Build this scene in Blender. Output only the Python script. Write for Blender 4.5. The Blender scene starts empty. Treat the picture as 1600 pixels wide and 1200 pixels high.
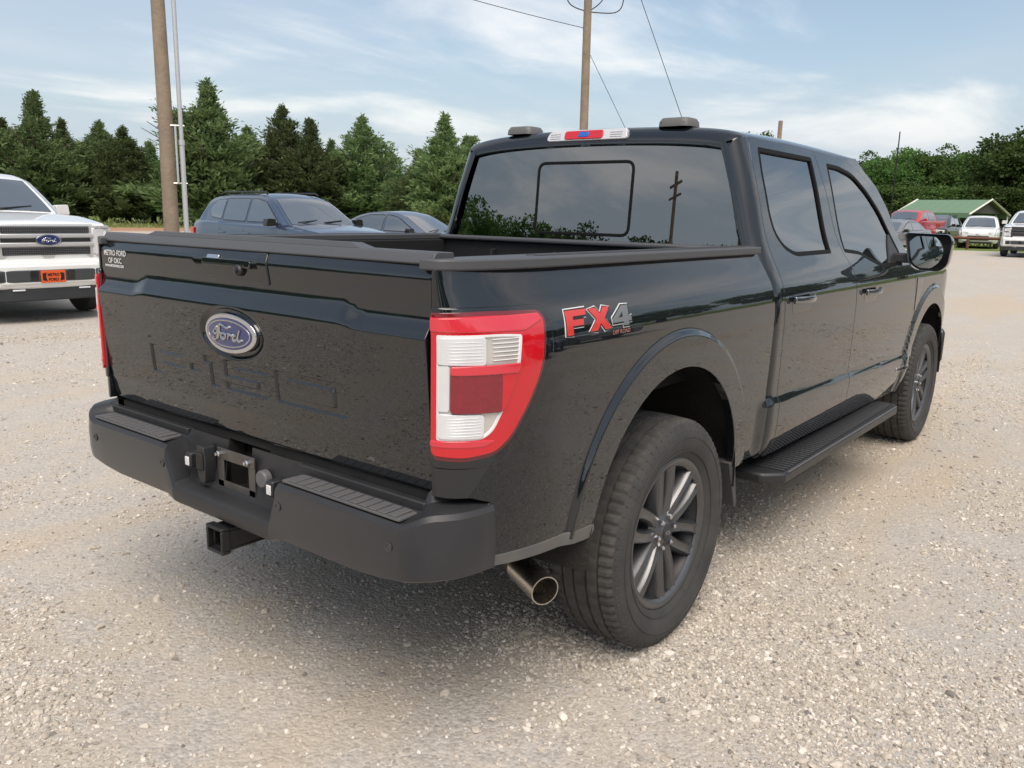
import bpy, math, random
import numpy as np
from mathutils import Vector, Matrix
from mathutils.geometry import delaunay_2d_cdt
random.seed(7); RNG = np.random.default_rng(11)
SC = bpy.context.scene
COL = SC.collection
R = math.radians

# ------------------------------------------------------------------ camera
cam = bpy.data.cameras.new('camera'); camo = bpy.data.objects.new('camera', cam); COL.objects.link(camo)
cam.sensor_fit = 'HORIZONTAL'; cam.sensor_width = 36; cam.lens = 1295.12/1600*36
cam.clip_start = .05; cam.clip_end = 3000
CR = ((0.620343544, -0.784056195, 0.020730923), (-0.145732412, -0.141193724, -0.979196812), (0.770672402, 0.604417253, -0.201851016))
m = Matrix.Identity(4)
for i in range(3):
    m[i][0] = CR[0][i]; m[i][1] = -CR[1][i]; m[i][2] = -CR[2][i]
m[0][3], m[1][3], m[2][3] = -2.53785, -2.23626, 1.50989
camo.matrix_world = m
SC.camera = camo
CX, CY = -2.538, -2.236

# ------------------------------------------------------------------ sky, sun, exposure
SUN_AZ, SUN_EL = R(-138), R(58)          # direction towards the sun, in the truck's frame
wd = bpy.data.worlds.new('World'); SC.world = wd; wd.use_nodes = True
wn, wl = wd.node_tree.nodes, wd.node_tree.links
bg = wn['Background']
sky = wn.new('ShaderNodeTexSky'); sky.sky_type = 'NISHITA'; sky.sun_disc = False
sky.sun_elevation = SUN_EL; sky.sun_rotation = math.pi/2-SUN_AZ
sky.air_density = 1.0; sky.dust_density = 2.5; sky.ozone_density = 1.6
tc = wn.new('ShaderNodeTexCoord')
sep = wn.new('ShaderNodeSeparateXYZ'); wl.new(tc.outputs['Generated'], sep.inputs[0])
def wmath(op, a, b=None, clamp=False):
    n = wn.new('ShaderNodeMath'); n.operation = op; n.use_clamp = clamp
    for i, q in enumerate((a, b)):
        if q is None: continue
        if isinstance(q, (int, float)): n.inputs[i].default_value = q
        else: wl.new(q, n.inputs[i])
    return n.outputs[0]
# clouds laid out on a flat layer overhead: direction / elevation
zc = wmath('MAXIMUM', sep.outputs[2], 0.0)
den = wmath('ADD', zc, 0.10)
cx = wmath('DIVIDE', sep.outputs[0], den); cy = wmath('DIVIDE', sep.outputs[1], den)
cmb = wn.new('ShaderNodeCombineXYZ'); wl.new(cx, cmb.inputs[0]); wl.new(cy, cmb.inputs[1])
def cloud(scale, detail, rough, lo, hi, off, stretch):
    mp = wn.new('ShaderNodeMapping'); mp.inputs['Location'].default_value = off
    mp.inputs['Rotation'].default_value = (0, 0, stretch[2]); mp.inputs['Scale'].default_value = (stretch[0], stretch[1], 1)
    wl.new(cmb.outputs[0], mp.inputs[0])
    nz = wn.new('ShaderNodeTexNoise'); nz.inputs['Scale'].default_value = scale; nz.inputs['Detail'].default_value = detail
    nz.inputs['Roughness'].default_value = rough; nz.inputs['Distortion'].default_value = .4
    wl.new(mp.outputs[0], nz.inputs['Vector'])
    mr = wn.new('ShaderNodeMapRange'); mr.interpolation_type = 'SMOOTHSTEP'
    mr.inputs[1].default_value = lo; mr.inputs[2].default_value = hi
    wl.new(nz.outputs[0], mr.inputs[0]); return mr.outputs[0]
veil = cloud(.30, 5, .5, .28, .78, (3.1, 1.7, 0), (1, 1.7, .9))
wisp = cloud(.8, 7, .6, .50, .80, (7.4, 2.2, 0), (.55, 1.9, .75))
PUFF_OFF = (2.8078, -9.7753, 0)
puff = cloud(.62, 8, .56, .46, .72, PUFF_OFF, (1, 1.3, .5105))
skb = wn.new('ShaderNodeMix'); skb.data_type = 'RGBA'; skb.blend_type = 'MULTIPLY'; skb.inputs[0].default_value = 1
wl.new(sky.outputs[0], skb.inputs[6]); skb.inputs[7].default_value = (.135, .128, .115, 1)
hz = wmath('POWER', wmath('SUBTRACT', 1.0, zc), 7.0)
mixh = wn.new('ShaderNodeMix'); mixh.data_type = 'RGBA'; wl.new(wmath('MULTIPLY', hz, .75), mixh.inputs[0])
wl.new(skb.outputs[2], mixh.inputs[6]); mixh.inputs[7].default_value = (.36, .45, .55, 1)
mixa = wn.new('ShaderNodeMix'); mixa.data_type = 'RGBA'; wl.new(wmath('MULTIPLY', veil, .85), mixa.inputs[0])
wl.new(mixh.outputs[2], mixa.inputs[6]); mixa.inputs[7].default_value = (.46, .51, .58, 1)
mixw = wn.new('ShaderNodeMix'); mixw.data_type = 'RGBA'; wl.new(wmath('MULTIPLY', wisp, .35), mixw.inputs[0])
wl.new(mixa.outputs[2], mixw.inputs[6]); mixw.inputs[7].default_value = (.56, .59, .64, 1)
mixb = wn.new('ShaderNodeMix'); mixb.data_type = 'RGBA'; wl.new(wmath('MULTIPLY', wmath('MULTIPLY', puff, .42), wmath('MULTIPLY', zc, 7.0, True)), mixb.inputs[0])
wl.new(mixw.outputs[2], mixb.inputs[6]); mixb.inputs[7].default_value = (1.25, 1.12, .98, 1)
wl.new(mixb.outputs[2], bg.inputs['Color']); bg.inputs['Strength'].default_value = 1.0
sl = bpy.data.lights.new('sun', 'SUN'); sl.energy = 1.9; sl.angle = R(46); sl.color = (1, .94, .86)
so = bpy.data.objects.new('sun', sl); COL.objects.link(so); so.location = (0, 0, 30)
d = Vector((math.cos(SUN_AZ)*math.cos(SUN_EL), math.sin(SUN_AZ)*math.cos(SUN_EL), math.sin(SUN_EL)))
so.rotation_euler = d.to_track_quat('Z', 'Y').to_euler()
vs = SC.view_settings; vs.view_transform = 'Standard'; vs.look = 'None'; vs.exposure = 0.50; vs.gamma = 1; vs.use_curve_mapping = False
SC.cycles.max_bounces = 8; SC.cycles.transparent_max_bounces = 12; SC.cycles.caustics_reflective = False; SC.cycles.caustics_refractive = False

# ------------------------------------------------------------------ materials
MATS = {}
def mat(name, col, rough=.5, metal=0, coat=0, coatr=.03, noise=None, bump=None, spec=None, col2=None, trans=0, ior=1.5, sheen=0):
    """principled material; noise=(scale, amount[, col2]) gives mottling, bump=(scale, strength, distance)"""
    if name in MATS: return MATS[name]
    M = bpy.data.materials.new(name); M.use_nodes = True; nt = M.node_tree; n = nt.nodes; l = nt.links
    b = n['Principled BSDF']; b.inputs['Base Color'].default_value = (*col, 1); b.inputs['Roughness'].default_value = rough
    b.inputs['Metallic'].default_value = metal; b.inputs['Coat Weight'].default_value = coat; b.inputs['Coat Roughness'].default_value = coatr
    b.inputs['IOR'].default_value = ior
    if spec is not None: b.inputs['Specular IOR Level'].default_value = spec
    if trans: b.inputs['Transmission Weight'].default_value = trans
    t = n.new('ShaderNodeTexCoord')
    if noise:
        nz = n.new('ShaderNodeTexNoise'); nz.inputs['Scale'].default_value = noise[0]; nz.inputs['Detail'].default_value = 6
        nz.inputs['Roughness'].default_value = .62
        l.new(t.outputs['Object'], nz.inputs['Vector'])
        mr = n.new('ShaderNodeMapRange'); mr.inputs[1].default_value = .35; mr.inputs[2].default_value = .68; l.new(nz.outputs[0], mr.inputs[0])
        mu = n.new('ShaderNodeMath'); mu.operation = 'MULTIPLY'; mu.inputs[1].default_value = noise[1]; l.new(mr.outputs[0], mu.inputs[0])
        mx = n.new('ShaderNodeMix'); mx.data_type = 'RGBA'; l.new(mu.outputs[0], mx.inputs[0])
        mx.inputs[6].default_value = (*col, 1); c2 = noise[2] if len(noise) > 2 else tuple(c*.5 for c in col); mx.inputs[7].default_value = (*c2, 1)
        l.new(mx.outputs[2], b.inputs['Base Color'])
        ma = n.new('ShaderNodeMath'); ma.operation = 'MULTIPLY_ADD'; ma.inputs[1].default_value = .25*(1 if noise[1] > 0 else 0); ma.inputs[2].default_value = rough
        l.new(mu.outputs[0], ma.inputs[0]); l.new(ma.outputs[0], b.inputs['Roughness'])
    if bump:
        nb = n.new('ShaderNodeTexNoise'); nb.inputs['Scale'].default_value = bump[0]; nb.inputs['Detail'].default_value = 3
        l.new(t.outputs['Object'], nb.inputs['Vector'])
        bp = n.new('ShaderNodeBump'); bp.inputs['Strength'].default_value = bump[1]; bp.inputs['Distance'].default_value = bump[2]
        l.new(nb.outputs[0], bp.inputs['Height']); l.new(bp.outputs[0], b.inputs['Normal'])
    MATS[name] = M; return M

def glassmat(name, tint, base=1.75):
    M = bpy.data.materials.new(name); M.use_nodes = True; n = M.node_tree.nodes; l = M.node_tree.links
    n.remove(n['Principled BSDF']); o = n['Material Output']
    fr = n.new('ShaderNodeFresnel'); fr.inputs[0].default_value = base
    tr = n.new('ShaderNodeBsdfTransparent'); tr.inputs[0].default_value = (*tint, 1)
    gl = n.new('ShaderNodeBsdfGlossy'); gl.inputs['Roughness'].default_value = .004; gl.inputs[0].default_value = (.96, .98, 1, 1)
    mx = n.new('ShaderNodeMixShader'); l.new(fr.outputs[0], mx.inputs[0]); l.new(tr.outputs[0], mx.inputs[1]); l.new(gl.outputs[0], mx.inputs[2])
    l.new(mx.outputs[0], o.inputs[0]); MATS[name] = M; return M

def paintmat(name, col, dust=.0, flake=.0, coat=1.0, rough=.38, metal=.0, dustcol=(.30, .26, .21), spec=.5):
    """car paint: coat over base with faint orange peel and thin road dust that gathers on the lower panels"""
    M = bpy.data.materials.new(name); M.use_nodes = True; nt = M.node_tree; n = nt.nodes; l = nt.links
    b = n['Principled BSDF']; b.inputs['Roughness'].default_value = rough; b.inputs['Metallic'].default_value = metal
    b.inputs['Coat Weight'].default_value = coat; b.inputs['Coat IOR'].default_value = 1.70; b.inputs['Specular IOR Level'].default_value = spec
    t = n.new('ShaderNodeTexCoord'); s = n.new('ShaderNodeSeparateXYZ'); l.new(t.outputs['Object'], s.inputs[0])
    nz = n.new('ShaderNodeTexNoise'); nz.inputs['Scale'].default_value = 3.5; nz.inputs['Detail'].default_value = 8; nz.inputs['Roughness'].default_value = .7
    l.new(t.outputs['Object'], nz.inputs['Vector'])
    mr = n.new('ShaderNodeMapRange'); mr.inputs[1].default_value = 1.0; mr.inputs[2].default_value = .45; mr.inputs[3].default_value = .12; mr.inputs[4].default_value = 1; l.new(s.outputs[2], mr.inputs[0])
    mu = n.new('ShaderNodeMath'); mu.operation = 'MULTIPLY'; l.new(nz.outputs[0], mu.inputs[0]); l.new(mr.outputs[0], mu.inputs[1])
    m2 = n.new('ShaderNodeMath'); m2.operation = 'MULTIPLY'; m2.inputs[1].default_value = dust; l.new(mu.outputs[0], m2.inputs[0])
    mx = n.new('ShaderNodeMix'); mx.data_type = 'RGBA'; l.new(m2.outputs[0], mx.inputs[0]); mx.inputs[6].default_value = (*col, 1); mx.inputs[7].default_value = (*dustcol, 1)
    l.new(mx.outputs[2], b.inputs['Base Color'])
    cr = n.new('ShaderNodeMath'); cr.operation = 'MULTIPLY_ADD'; cr.inputs[1].default_value = .25; cr.inputs[2].default_value = .011; l.new(m2.outputs[0], cr.inputs[0]); l.new(cr.outputs[0], b.inputs['Coat Roughness'])
    nb = n.new('ShaderNodeTexNoise'); nb.inputs['Scale'].default_value = 5.5; nb.inputs['Detail'].default_value = 2; l.new(t.outputs['Object'], nb.inputs['Vector'])
    bp = n.new('ShaderNodeBump'); bp.inputs['Strength'].default_value = .12; bp.inputs['Distance'].default_value = .004
    l.new(nb.outputs[0], bp.inputs['Height']); l.new(bp.outputs[0], b.inputs['Coat Normal'])
    MATS[name] = M; return M

paint = paintmat('paint_black_blue', (.0042, .0066, .0095), dust=.015, spec=.04)
blackpl = mat('plastic_black', (.022, .022, .024), .42, bump=(900, .15, .002), noise=(6, .25, (.042, .041, .040)))
glossbl = mat('gloss_black', (.006, .006, .007), .08, coat=.5)
greypl = mat('plastic_step', (.10, .10, .105), .62, bump=(700, .3, .002), noise=(9, .5, (.11, .10, .09)))
capm = mat('plastic_cap', (.070, .072, .077), .48, bump=(800, .15, .002))
bumpm = mat('bumper_black', (.016, .018, .023), .30, coat=.5, coatr=.10, noise=(4, .25, (.035, .035, .035)))
darkm = mat('underbody', (.012, .012, .012), .8, noise=(8, .5, (.04, .034, .028)))
linerm = mat('liner', (.010, .010, .010), .85, noise=(5, .45, (.045, .036, .027)), bump=(60, .6, .01))
rubber = mat('rubber', (.036, .036, .035), .78, noise=(7, .55, (.085, .08, .073)), bump=(260, .3, .002))
treadm = mat('tread', (.040, .039, .038), .85, noise=(16, .6, (.11, .102, .09)), bump=(300, .4, .002))
wheelm = mat('wheel_grey', (.15, .153, .16), .30, metal=.8, noise=(8, .35, (.12, .11, .095)))
barrelm = mat('barrel', (.03, .03, .032), .45, metal=.3)
chrome = mat('chrome', (.62, .62, .63), .12, metal=1)
steel = mat('steel', (.62, .58, .52), .24, metal=1, noise=(14, .35, (.36, .31, .25)))
redlens = mat('lens_red', (.58, .0025, .012), .14, coat=1, coatr=.02)
redband = mat('lens_red_pale', (.64, .03, .05), .14, coat=1, coatr=.02)
redreflex = mat('lens_reflex', (.20, .004, .015), .22, coat=1, coatr=.02, noise=(30, .4, (.3, .006, .02)))
reddark = mat('lens_edge', (.16, .003, .010), .2, coat=1)
clearlens = mat('lens_clear', (.70, .70, .71), .10, coat=1, coatr=.02, noise=(9, .45, (.52, .52, .53)))
clearwarm = mat('lens_housing', (.60, .57, .53), .2, coat=1, metal=.25)
whitepl = mat('white_trim', (.8, .8, .8), .3)
blueem = mat('emblem_blue', (.012, .025, .13), .2, coat=1)
gtint = glassmat('glass_privacy', (.10, .12, .13), 2.75)
gside = glassmat('glass_side', (.20, .23, .24), 3.3)
gcover = glassmat('lens_cover_clear', (.97, .97, .97), 1.5)
gclear = glassmat('glass_clear', (.55, .6, .58), 1.6)
gcar = mat('glass_car', (.05, .065, .08), .02, coat=1, ior=2.3)
seatm = mat('seat', (.03, .03, .032), .8)
decred = mat('decal_red', (.62, .03, .025), .35, coat=.4)
decblk = mat('decal_black', (.008, .008, .009), .35)
decwht = mat('decal_white', (.72, .72, .72), .35)
decgry = mat('decal_grey', (.16, .17, .18), .35)
mirrorm = mat('mirror_glass', (.55, .6, .62), .01, metal=1)
badgem = mat('badge_silver', (.5, .5, .5), .2, metal=1)

# ------------------------------------------------------------------ mesh helpers
def mk(name, V, F, mt, par=None, sm=38, nrm=None, loc=None):
    me = bpy.data.meshes.new(name)
    V = np.asarray(V, float)
    me.from_pydata(V.tolist(), [], [tuple(int(i) for i in f) for f in F])
    me.materials.append(mt); me.update()
    if sm is None: pass
    else:
        me.shade_smooth()
        if nrm is not None:
            me.normals_split_custom_set_from_vertices([tuple(x) for x in nrm])
        else: me.set_sharp_from_angle(angle=R(sm))
    o = bpy.data.objects.new(name, me); COL.objects.link(o)
    if par is not None: o.parent = par
    if loc is not None: o.location = loc
    return o
def tag(o, label, cat=None, group=None, kind=None):
    if label: o['label'] = label
    if cat: o['category'] = cat
    if group: o['group'] = group
    if kind: o['kind'] = kind
    return o
def thing(name, label, cat, loc=(0, 0, 0), rz=0, group=None):
    o = bpy.data.objects.new(name, None); o.empty_display_size = .2; COL.objects.link(o); o.location = loc; o.rotation_euler = (0, 0, rz)
    return tag(o, label, cat, group)
def copytree(o, parent=None):
    c = o.copy(); COL.objects.link(c)
    if parent is not None: c.parent = parent
    for ch in list(o.children): copytree(ch, c)
    return c
def mir(o, par=None):
    """mirror copy of a part across the thing's long axis (mesh data shared)"""
    c = o.copy(); COL.objects.link(c); c.scale = (o.scale[0], -o.scale[1], o.scale[2]); c.location = (o.location[0], -o.location[1], o.location[2])
    for ch in list(o.children):
        k = ch.copy(); COL.objects.link(k); k.parent = c
    return c
def bev(o, w=.004, seg=2, ang=32):
    b = o.modifiers.new('bevel', 'BEVEL'); b.width = w; b.segments = seg; b.limit_method = 'ANGLE'; b.angle_limit = R(ang); b.harden_normals = False
    return o
class MB:
    def __init__(s): s.V = []; s.F = []
    def add(s, V, F):
        k = len(s.V); s.V += [tuple(v) for v in V]; s.F += [tuple(i+k for i in f) for f in F]; return s
    def box(s, x0, x1, y0, y1, z0, z1):
        return s.add([(x0, y0, z0), (x1, y0, z0), (x1, y1, z0), (x0, y1, z0), (x0, y0, z1), (x1, y0, z1), (x1, y1, z1), (x0, y1, z1)],
                     [(0, 3, 2, 1), (4, 5, 6, 7), (0, 1, 5, 4), (1, 2, 6, 5), (2, 3, 7, 6), (3, 0, 4, 7)])
    def prism(s, P, pl, a, b):
        """closed polygon P in plane pl ('xy','xz','yz') between a and b on the third axis"""
        def f(p, t): return {'xy': (p[0], p[1], t), 'xz': (p[0], t, p[1]), 'yz': (t, p[0], p[1])}[pl]
        n = len(P); ar = sum(P[i][0]*P[(i+1) % n][1]-P[(i+1) % n][0]*P[i][1] for i in range(n))
        if (ar < 0) ^ (pl == 'xz'): P = P[::-1]
        if a > b: a, b = b, a
        V = [f(p, a) for p in P]+[f(p, b) for p in P]
        F = [tuple(range(n))[::-1], tuple(range(n, 2*n))]+[(i, (i+1) % n, n+(i+1) % n, n+i) for i in range(n)]
        return s.add(V, F)
    def lathe(s, prof, c, ax=1, n=48, cap=True, radf=None):
        """prof: list of (radius, along) round axis ax through c"""
        V = []; k = len(prof)
        for i in range(n):
            t = 2*math.pi*i/n
            for j, (r, a) in enumerate(prof):
                if radf: r = r+radf(i, j)
                u, w = r*math.cos(t), r*math.sin(t)
                p = [0, 0, 0]; p[ax] = a; p[(ax+1) % 3] = u; p[(ax+2) % 3] = w
                V.append((p[0]+c[0], p[1]+c[1], p[2]+c[2]))
        F = []
        for i in range(n):
            i2 = (i+1) % n
            for j in range(k-1): F.append((i*k+j, i2*k+j, i2*k+j+1, i*k+j+1))
        if cap:
            F.append(tuple(i*k for i in range(n))[::-1]); F.append(tuple(i*k+k-1 for i in range(n)))
        return s.add(V, F)
    def tube(s, P, r, n=8, cap=True):
        P = [Vector(p) for p in P]; rs = r if isinstance(r, (list, tuple)) else [r]*len(P); V = []; F = []; up = None
        for i, p in enumerate(P):
            t = (P[min(i+1, len(P)-1)]-P[max(i-1, 0)]).normalized()
            if up is None: up = Vector((0, 0, 1)) if abs(t.z) < .9 else Vector((1, 0, 0))
            a = t.cross(up).normalized(); b = a.cross(t).normalized(); up = b
            for j in range(n):
                q = 2*math.pi*j/n; V.append(tuple(p+a*(rs[i]*math.cos(q))+b*(rs[i]*math.sin(q))))
        for i in range(len(P)-1):
            for j in range(n): F.append((i*n+j, i*n+(j+1) % n, (i+1)*n+(j+1) % n, (i+1)*n+j))
        if cap: F.append(tuple(range(n))[::-1]); F.append(tuple(range((len(P)-1)*n, len(P)*n)))
        return s.add(V, F)
    def obj(s, name, mt, par=None, sm=38, b=0, seg=2, loc=None):
        o = mk(name, s.V, s.F, mt, par, sm, loc=loc)
        if b: bev(o, b, seg)
        return o
def spl(xs, ys, n=6000):
    xs = np.array(xs, float); ys = np.array(ys, float); k = len(xs); h = np.diff(xs); A = np.eye(k); b = np.zeros(k)
    for i in range(1, k-1):
        A[i, i-1] = h[i-1]; A[i, i] = 2*(h[i-1]+h[i]); A[i, i+1] = h[i]; b[i] = 6*((ys[i+1]-ys[i])/h[i]-(ys[i]-ys[i-1])/h[i-1])
    mm = np.linalg.solve(A, b); t = np.linspace(xs[0], xs[-1], n); q = np.clip(np.searchsorted(xs, t, side='right')-1, 0, k-2)
    a = xs[q+1]-t; c = t-xs[q]; hh = h[q]
    y = mm[q]*a**3/(6*hh)+mm[q+1]*c**3/(6*hh)+(ys[q]/hh-mm[q]*hh/6)*a+(ys[q+1]/hh-mm[q+1]*hh/6)*c
    return lambda v: np.interp(v, t, y)
def softlin(xs, ys, r, n=4000):
    """polyline lookup with corners rounded over +-r"""
    t = np.linspace(xs[0]-r, xs[-1]+r, n); acc = 0
    for k in np.linspace(-1, 1, 15): acc = acc+np.interp(t+k*r, xs, ys)
    y = acc/15
    return lambda v: np.interp(v, t, y)
def sstep(t): t = np.clip(t, 0, 1); return t*t*(3-2*t)
def inpoly(P, poly):
    x, y = P[:, 0], P[:, 1]; c = np.zeros(len(P), bool); n = len(poly)
    for i in range(n):
        x0, y0 = poly[i-1]; x1, y1 = poly[i]
        if y0 == y1: continue
        k = ((y0 > y) != (y1 > y)) & (x < (x1-x0)*(y-y0)/(y1-y0)+x0); c ^= k
    return c
def segdist(P, poly, closed=True):
    A = np.array(poly, float); B = np.roll(A, -1, 0)
    if not closed: A = A[:-1]; B = B[:-1]
    out = np.full(len(P), 1e9)
    for a, b in zip(A, B):
        ab = b-a; L = ab@ab
        if L < 1e-14: continue
        t = np.clip(((P-a)@ab)/L, 0, 1); dd = np.hypot(*(P-(a+t[:, None]*ab)).T); out = np.minimum(out, dd)
    return out
def densify(P, step):
    out = []; n = len(P)
    for i in range(n):
        a = np.array(P[i], float); b = np.array(P[(i+1) % n], float); k = max(1, int(math.ceil(np.hypot(*(b-a))/step)))
        for j in range(k): out.append(a+(b-a)*j/k)
    return np.array(out)
def rounded(P, r, k=5):
    """round the corners of a closed polygon; r scalar or list"""
    out = []; n = len(P); rs = r if isinstance(r, (list, tuple)) else [r]*n
    for i in range(n):
        p = np.array(P[i], float); a = np.array(P[i-1], float)-p; b = np.array(P[(i+1) % n], float)-p
        la, lb = np.hypot(*a), np.hypot(*b); q = min(rs[i], la*.45, lb*.45)
        if q < 1e-5: out.append(tuple(p)); continue
        A = p+a/la*q; B = p+b/lb*q
        for j in range(k+1):
            t = j/k; out.append(tuple((1-t)**2*A+2*t*(1-t)*p+t*t*B))
    return out
def area(P): P = np.array(P); Q = np.roll(P, -1, 0); return .5*np.sum(P[:, 0]*Q[:, 1]-Q[:, 0]*P[:, 1])
G_r = None
def extra_band(G): return EXB
EXB = (0, 0)
def patch(name, outline, S, mt, par=None, step=.03, holes=(), off=0., rim=.02, flip=False, edge=.003, grid=True, extra=None, slope=None):
    """panel cut out of the smooth surface S(u,v): outline and holes are loops in (u,v); exact normals; rounded return edges"""
    loops = [densify(outline, step)]
    if area(loops[0]) < 0: loops[0] = loops[0][::-1]
    for h in holes:
        q = densify(h, step); loops.append(q if area(q) < 0 else q[::-1])
    pts = np.concatenate(loops)
    edges = []; k = 0
    for L in loops:
        n = len(L); edges += [(k+i, k+(i+1) % n) for i in range(n)]; k += n
    nl = k
    if grid:
        lo, hi = loops[0].min(0), loops[0].max(0)
        gx = np.arange(lo[0]+step/2, hi[0], step); gy = np.arange(lo[1]+step/2, hi[1], step)
        if len(gx) and len(gy):
            G = np.stack(np.meshgrid(gx, gy), -1).reshape(-1, 2); G = G[inpoly(G, loops[0])]
            for L in loops[1:]: G = G[~inpoly(G, L)]
            for L in loops:
                if len(G): G = G[segdist(G, L) > step*.45]
            if extra is not None:
                X_ = np.array(extra); X_ = X_[inpoly(X_, loops[0])]
                for L in loops[1:]: X_ = X_[~inpoly(X_, L)]
                for L in loops: X_ = X_[segdist(X_, L) > .004]
                lo2, hi2 = extra_band(G); G = np.concatenate([G[~((G_r(G) > lo2) & (G_r(G) < hi2))], X_])
            if len(G): pts = np.concatenate([pts, G])
    r = delaunay_2d_cdt([Vector(p) for p in pts], edges, [], 0, 1e-6)
    vo = np.array([tuple(p) for p in r[0]]); F = np.array([f for f in r[2] if len(f) == 3])
    cen = vo[F].mean(1); ok = inpoly(cen, loops[0])
    for L in loops[1:]: ok &= ~inpoly(cen, L)
    F = F[ok]
    mp = {}
    for i, ids in enumerate(r[3]):
        for q in ids: mp[q] = i
    def ev(uv):
        e = .0015; P = S(uv[:, 0], uv[:, 1])
        Du = S(uv[:, 0]+e, uv[:, 1])-S(uv[:, 0]-e, uv[:, 1]); Dv = S(uv[:, 0], uv[:, 1]+e)-S(uv[:, 0], uv[:, 1]-e)
        N = np.cross(Du, Dv); N /= np.maximum(np.linalg.norm(N, axis=1), 1e-12)[:, None]
        return P, N, Du/(2*e), Dv/(2*e)
    P, N, Du, Dv = ev(vo)
    n = -N if flip else N
    V = [P+n*off]; NN = [n]
    a, b, c = vo[F[:, 0]], vo[F[:, 1]], vo[F[:, 2]]
    cr = (b[:, 0]-a[:, 0])*(c[:, 1]-a[:, 1])-(b[:, 1]-a[:, 1])*(c[:, 0]-a[:, 0])
    w = (cr < 0) ^ flip; F[w] = F[w][:, ::-1]
    faces = [tuple(f) for f in F]; base = len(vo); k = 0
    if rim:
        for L in loops:
            m_ = len(L); idx = [mp[k+i] for i in range(m_)]; k += m_
            p0 = P[idx]+n[idx]*off; nn = n[idx]
            uv = vo[idx]; T2 = np.roll(uv, -1, 0)-np.roll(uv, 1, 0)
            T3 = Du[idx]*T2[:, :1]+Dv[idx]*T2[:, 1:]; t = np.cross(T3, N[idx]); t /= np.maximum(np.linalg.norm(t, axis=1), 1e-12)[:, None]
            r1 = p0+t*edge*.7-nn*edge*.35; r2 = p0+t*edge-nn*edge; r3 = p0+t*edge-nn*rim
            if slope and (L is not loops[0] or slope == 'all'): r1, r2, r3 = p0+t*.0012-nn*.0006, p0+t*.0045-nn*.0056, p0+t*.0056-nn*.0066
            q1 = nn+t; q1 /= np.linalg.norm(q1, axis=1)[:, None]
            sl_on = slope and (L is not loops[0] or slope == 'all')
            V += [r1, r2, r3]; NN += [q1, q1 if sl_on else t, nn if sl_on else t]
            rings = [idx, list(range(base, base+m_)), list(range(base+m_, base+2*m_)), list(range(base+2*m_, base+3*m_))]; base += 3*m_
            for A, B in zip(rings[:-1], rings[1:]):
                for i in range(m_):
                    j = (i+1) % m_; f = (A[i], B[i], B[j], A[j]); faces.append(f[::-1] if flip else f)
    return mk(name, np.concatenate(V), faces, mt, par, nrm=np.concatenate(NN))
def textmesh(body, size=1, shear=0, offset=0, res=3):
    cu = bpy.data.curves.new('t', 'FONT'); cu.body = body; cu.size = size; cu.shear = shear; cu.offset = offset; cu.resolution_u = res; cu.fill_mode = 'FRONT'
    ob = bpy.data.objects.new('t', cu); COL.objects.link(ob); bpy.context.view_layer.update()
    me = bpy.data.meshes.new_from_object(ob.evaluated_get(bpy.context.evaluated_depsgraph_get()))
    V = np.array([v.co[:2] for v in me.vertices]); F = [tuple(p.vertices) for p in me.polygons]
    bpy.data.objects.remove(ob); bpy.data.curves.remove(cu); bpy.data.meshes.remove(me); return V, F
def put(name, V2, F, S, mt, par, off, flip=False, thick=.0008):
    """flat print laid on a surface: V2 in (u,v) of S"""
    e = .0015; u, v = V2[:, 0], V2[:, 1]; P = S(u, v)
    N = np.cross(S(u+e, v)-S(u-e, v), S(u, v+e)-S(u, v-e)); N /= np.linalg.norm(N, axis=1)[:, None]
    if flip: N = -N
    return mk(name, P+N*off, F, mt, par, sm=None)
def terrain(x, y):
    r = np.hypot(np.asarray(x, float)-0.5, np.asarray(y, float)); t = np.maximum(0, r-7.)
    return .0055*(np.sqrt(t*t+9)-3)*np.where(t > 0, 1, 0)*np.where(r > 130, 130/np.maximum(r, 1), 1)
# ================================================================== the dark pickup
T = thing('pickup_truck', 'dark blue-black crew cab pickup seen from behind, filling the foreground', 'pickup truck')
WB = spl([.40, .52, .70, 1.0, 1.16, 1.22, 1.29, 1.345, 1.40, 1.60, 1.85], [.93, .957, .975, .984, .982, .973, .946, .919, .895, .834, .748])
RC, FC = (-.02, .49, .525), (3.675, .45, .52)        # wheel openings: centre x, centre z, radius
def flare(x, z):
    o = 0
    for (a, b, r) in (RC, FC):
        q = np.hypot(x-a, (z-b))
        o = o+.015*sstep((r+.128-q)/.026)
    return o*sstep((1.2-z)/.06)
def WW(x, z):
    w = WB(z)+flare(x, z)
    zb = .775-.035*(x-.9)                             # step in the doors above the sills
    w = w+.017*sstep((zb-z)/.055)*sstep((x-.70)/.1)*sstep((3.25-x)/.15)*sstep((z-.40)/.2)
    w = w-.16*np.clip((x-3.95)/.6, 0, 2)**2.2
    return w
def ux(x): return -.70-.45*(2/math.pi)*math.asin(min(1, max(0, (-.70-x)/.385)))
def SB(u, v):                                         # bed side, wrapping round the rear corner
    u = np.asarray(u, float); s = np.clip(-.70-u, 0, .47); th = math.pi/2*s/.45; w = WW(np.maximum(u, -.7), v)
    x = np.where(u > -.7, u, -.70-.374*np.sin(th)); y = np.where(u > -.7, w, .835+(w-.835)*np.cos(th))
    return np.stack([x, -y, v+0*x], 1)
def arc(c, a0, a1, n=28, r=None):
    r = r or c[2]; return [(c[0]+r*math.cos(t), c[1]+r*math.sin(t)) for t in np.linspace(a0, a1, n)]
a0 = math.pi-math.asin((.578-RC[1])/RC[2]); a1 = math.asin((.53-RC[1])/RC[2])
UIN = -1.146
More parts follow.
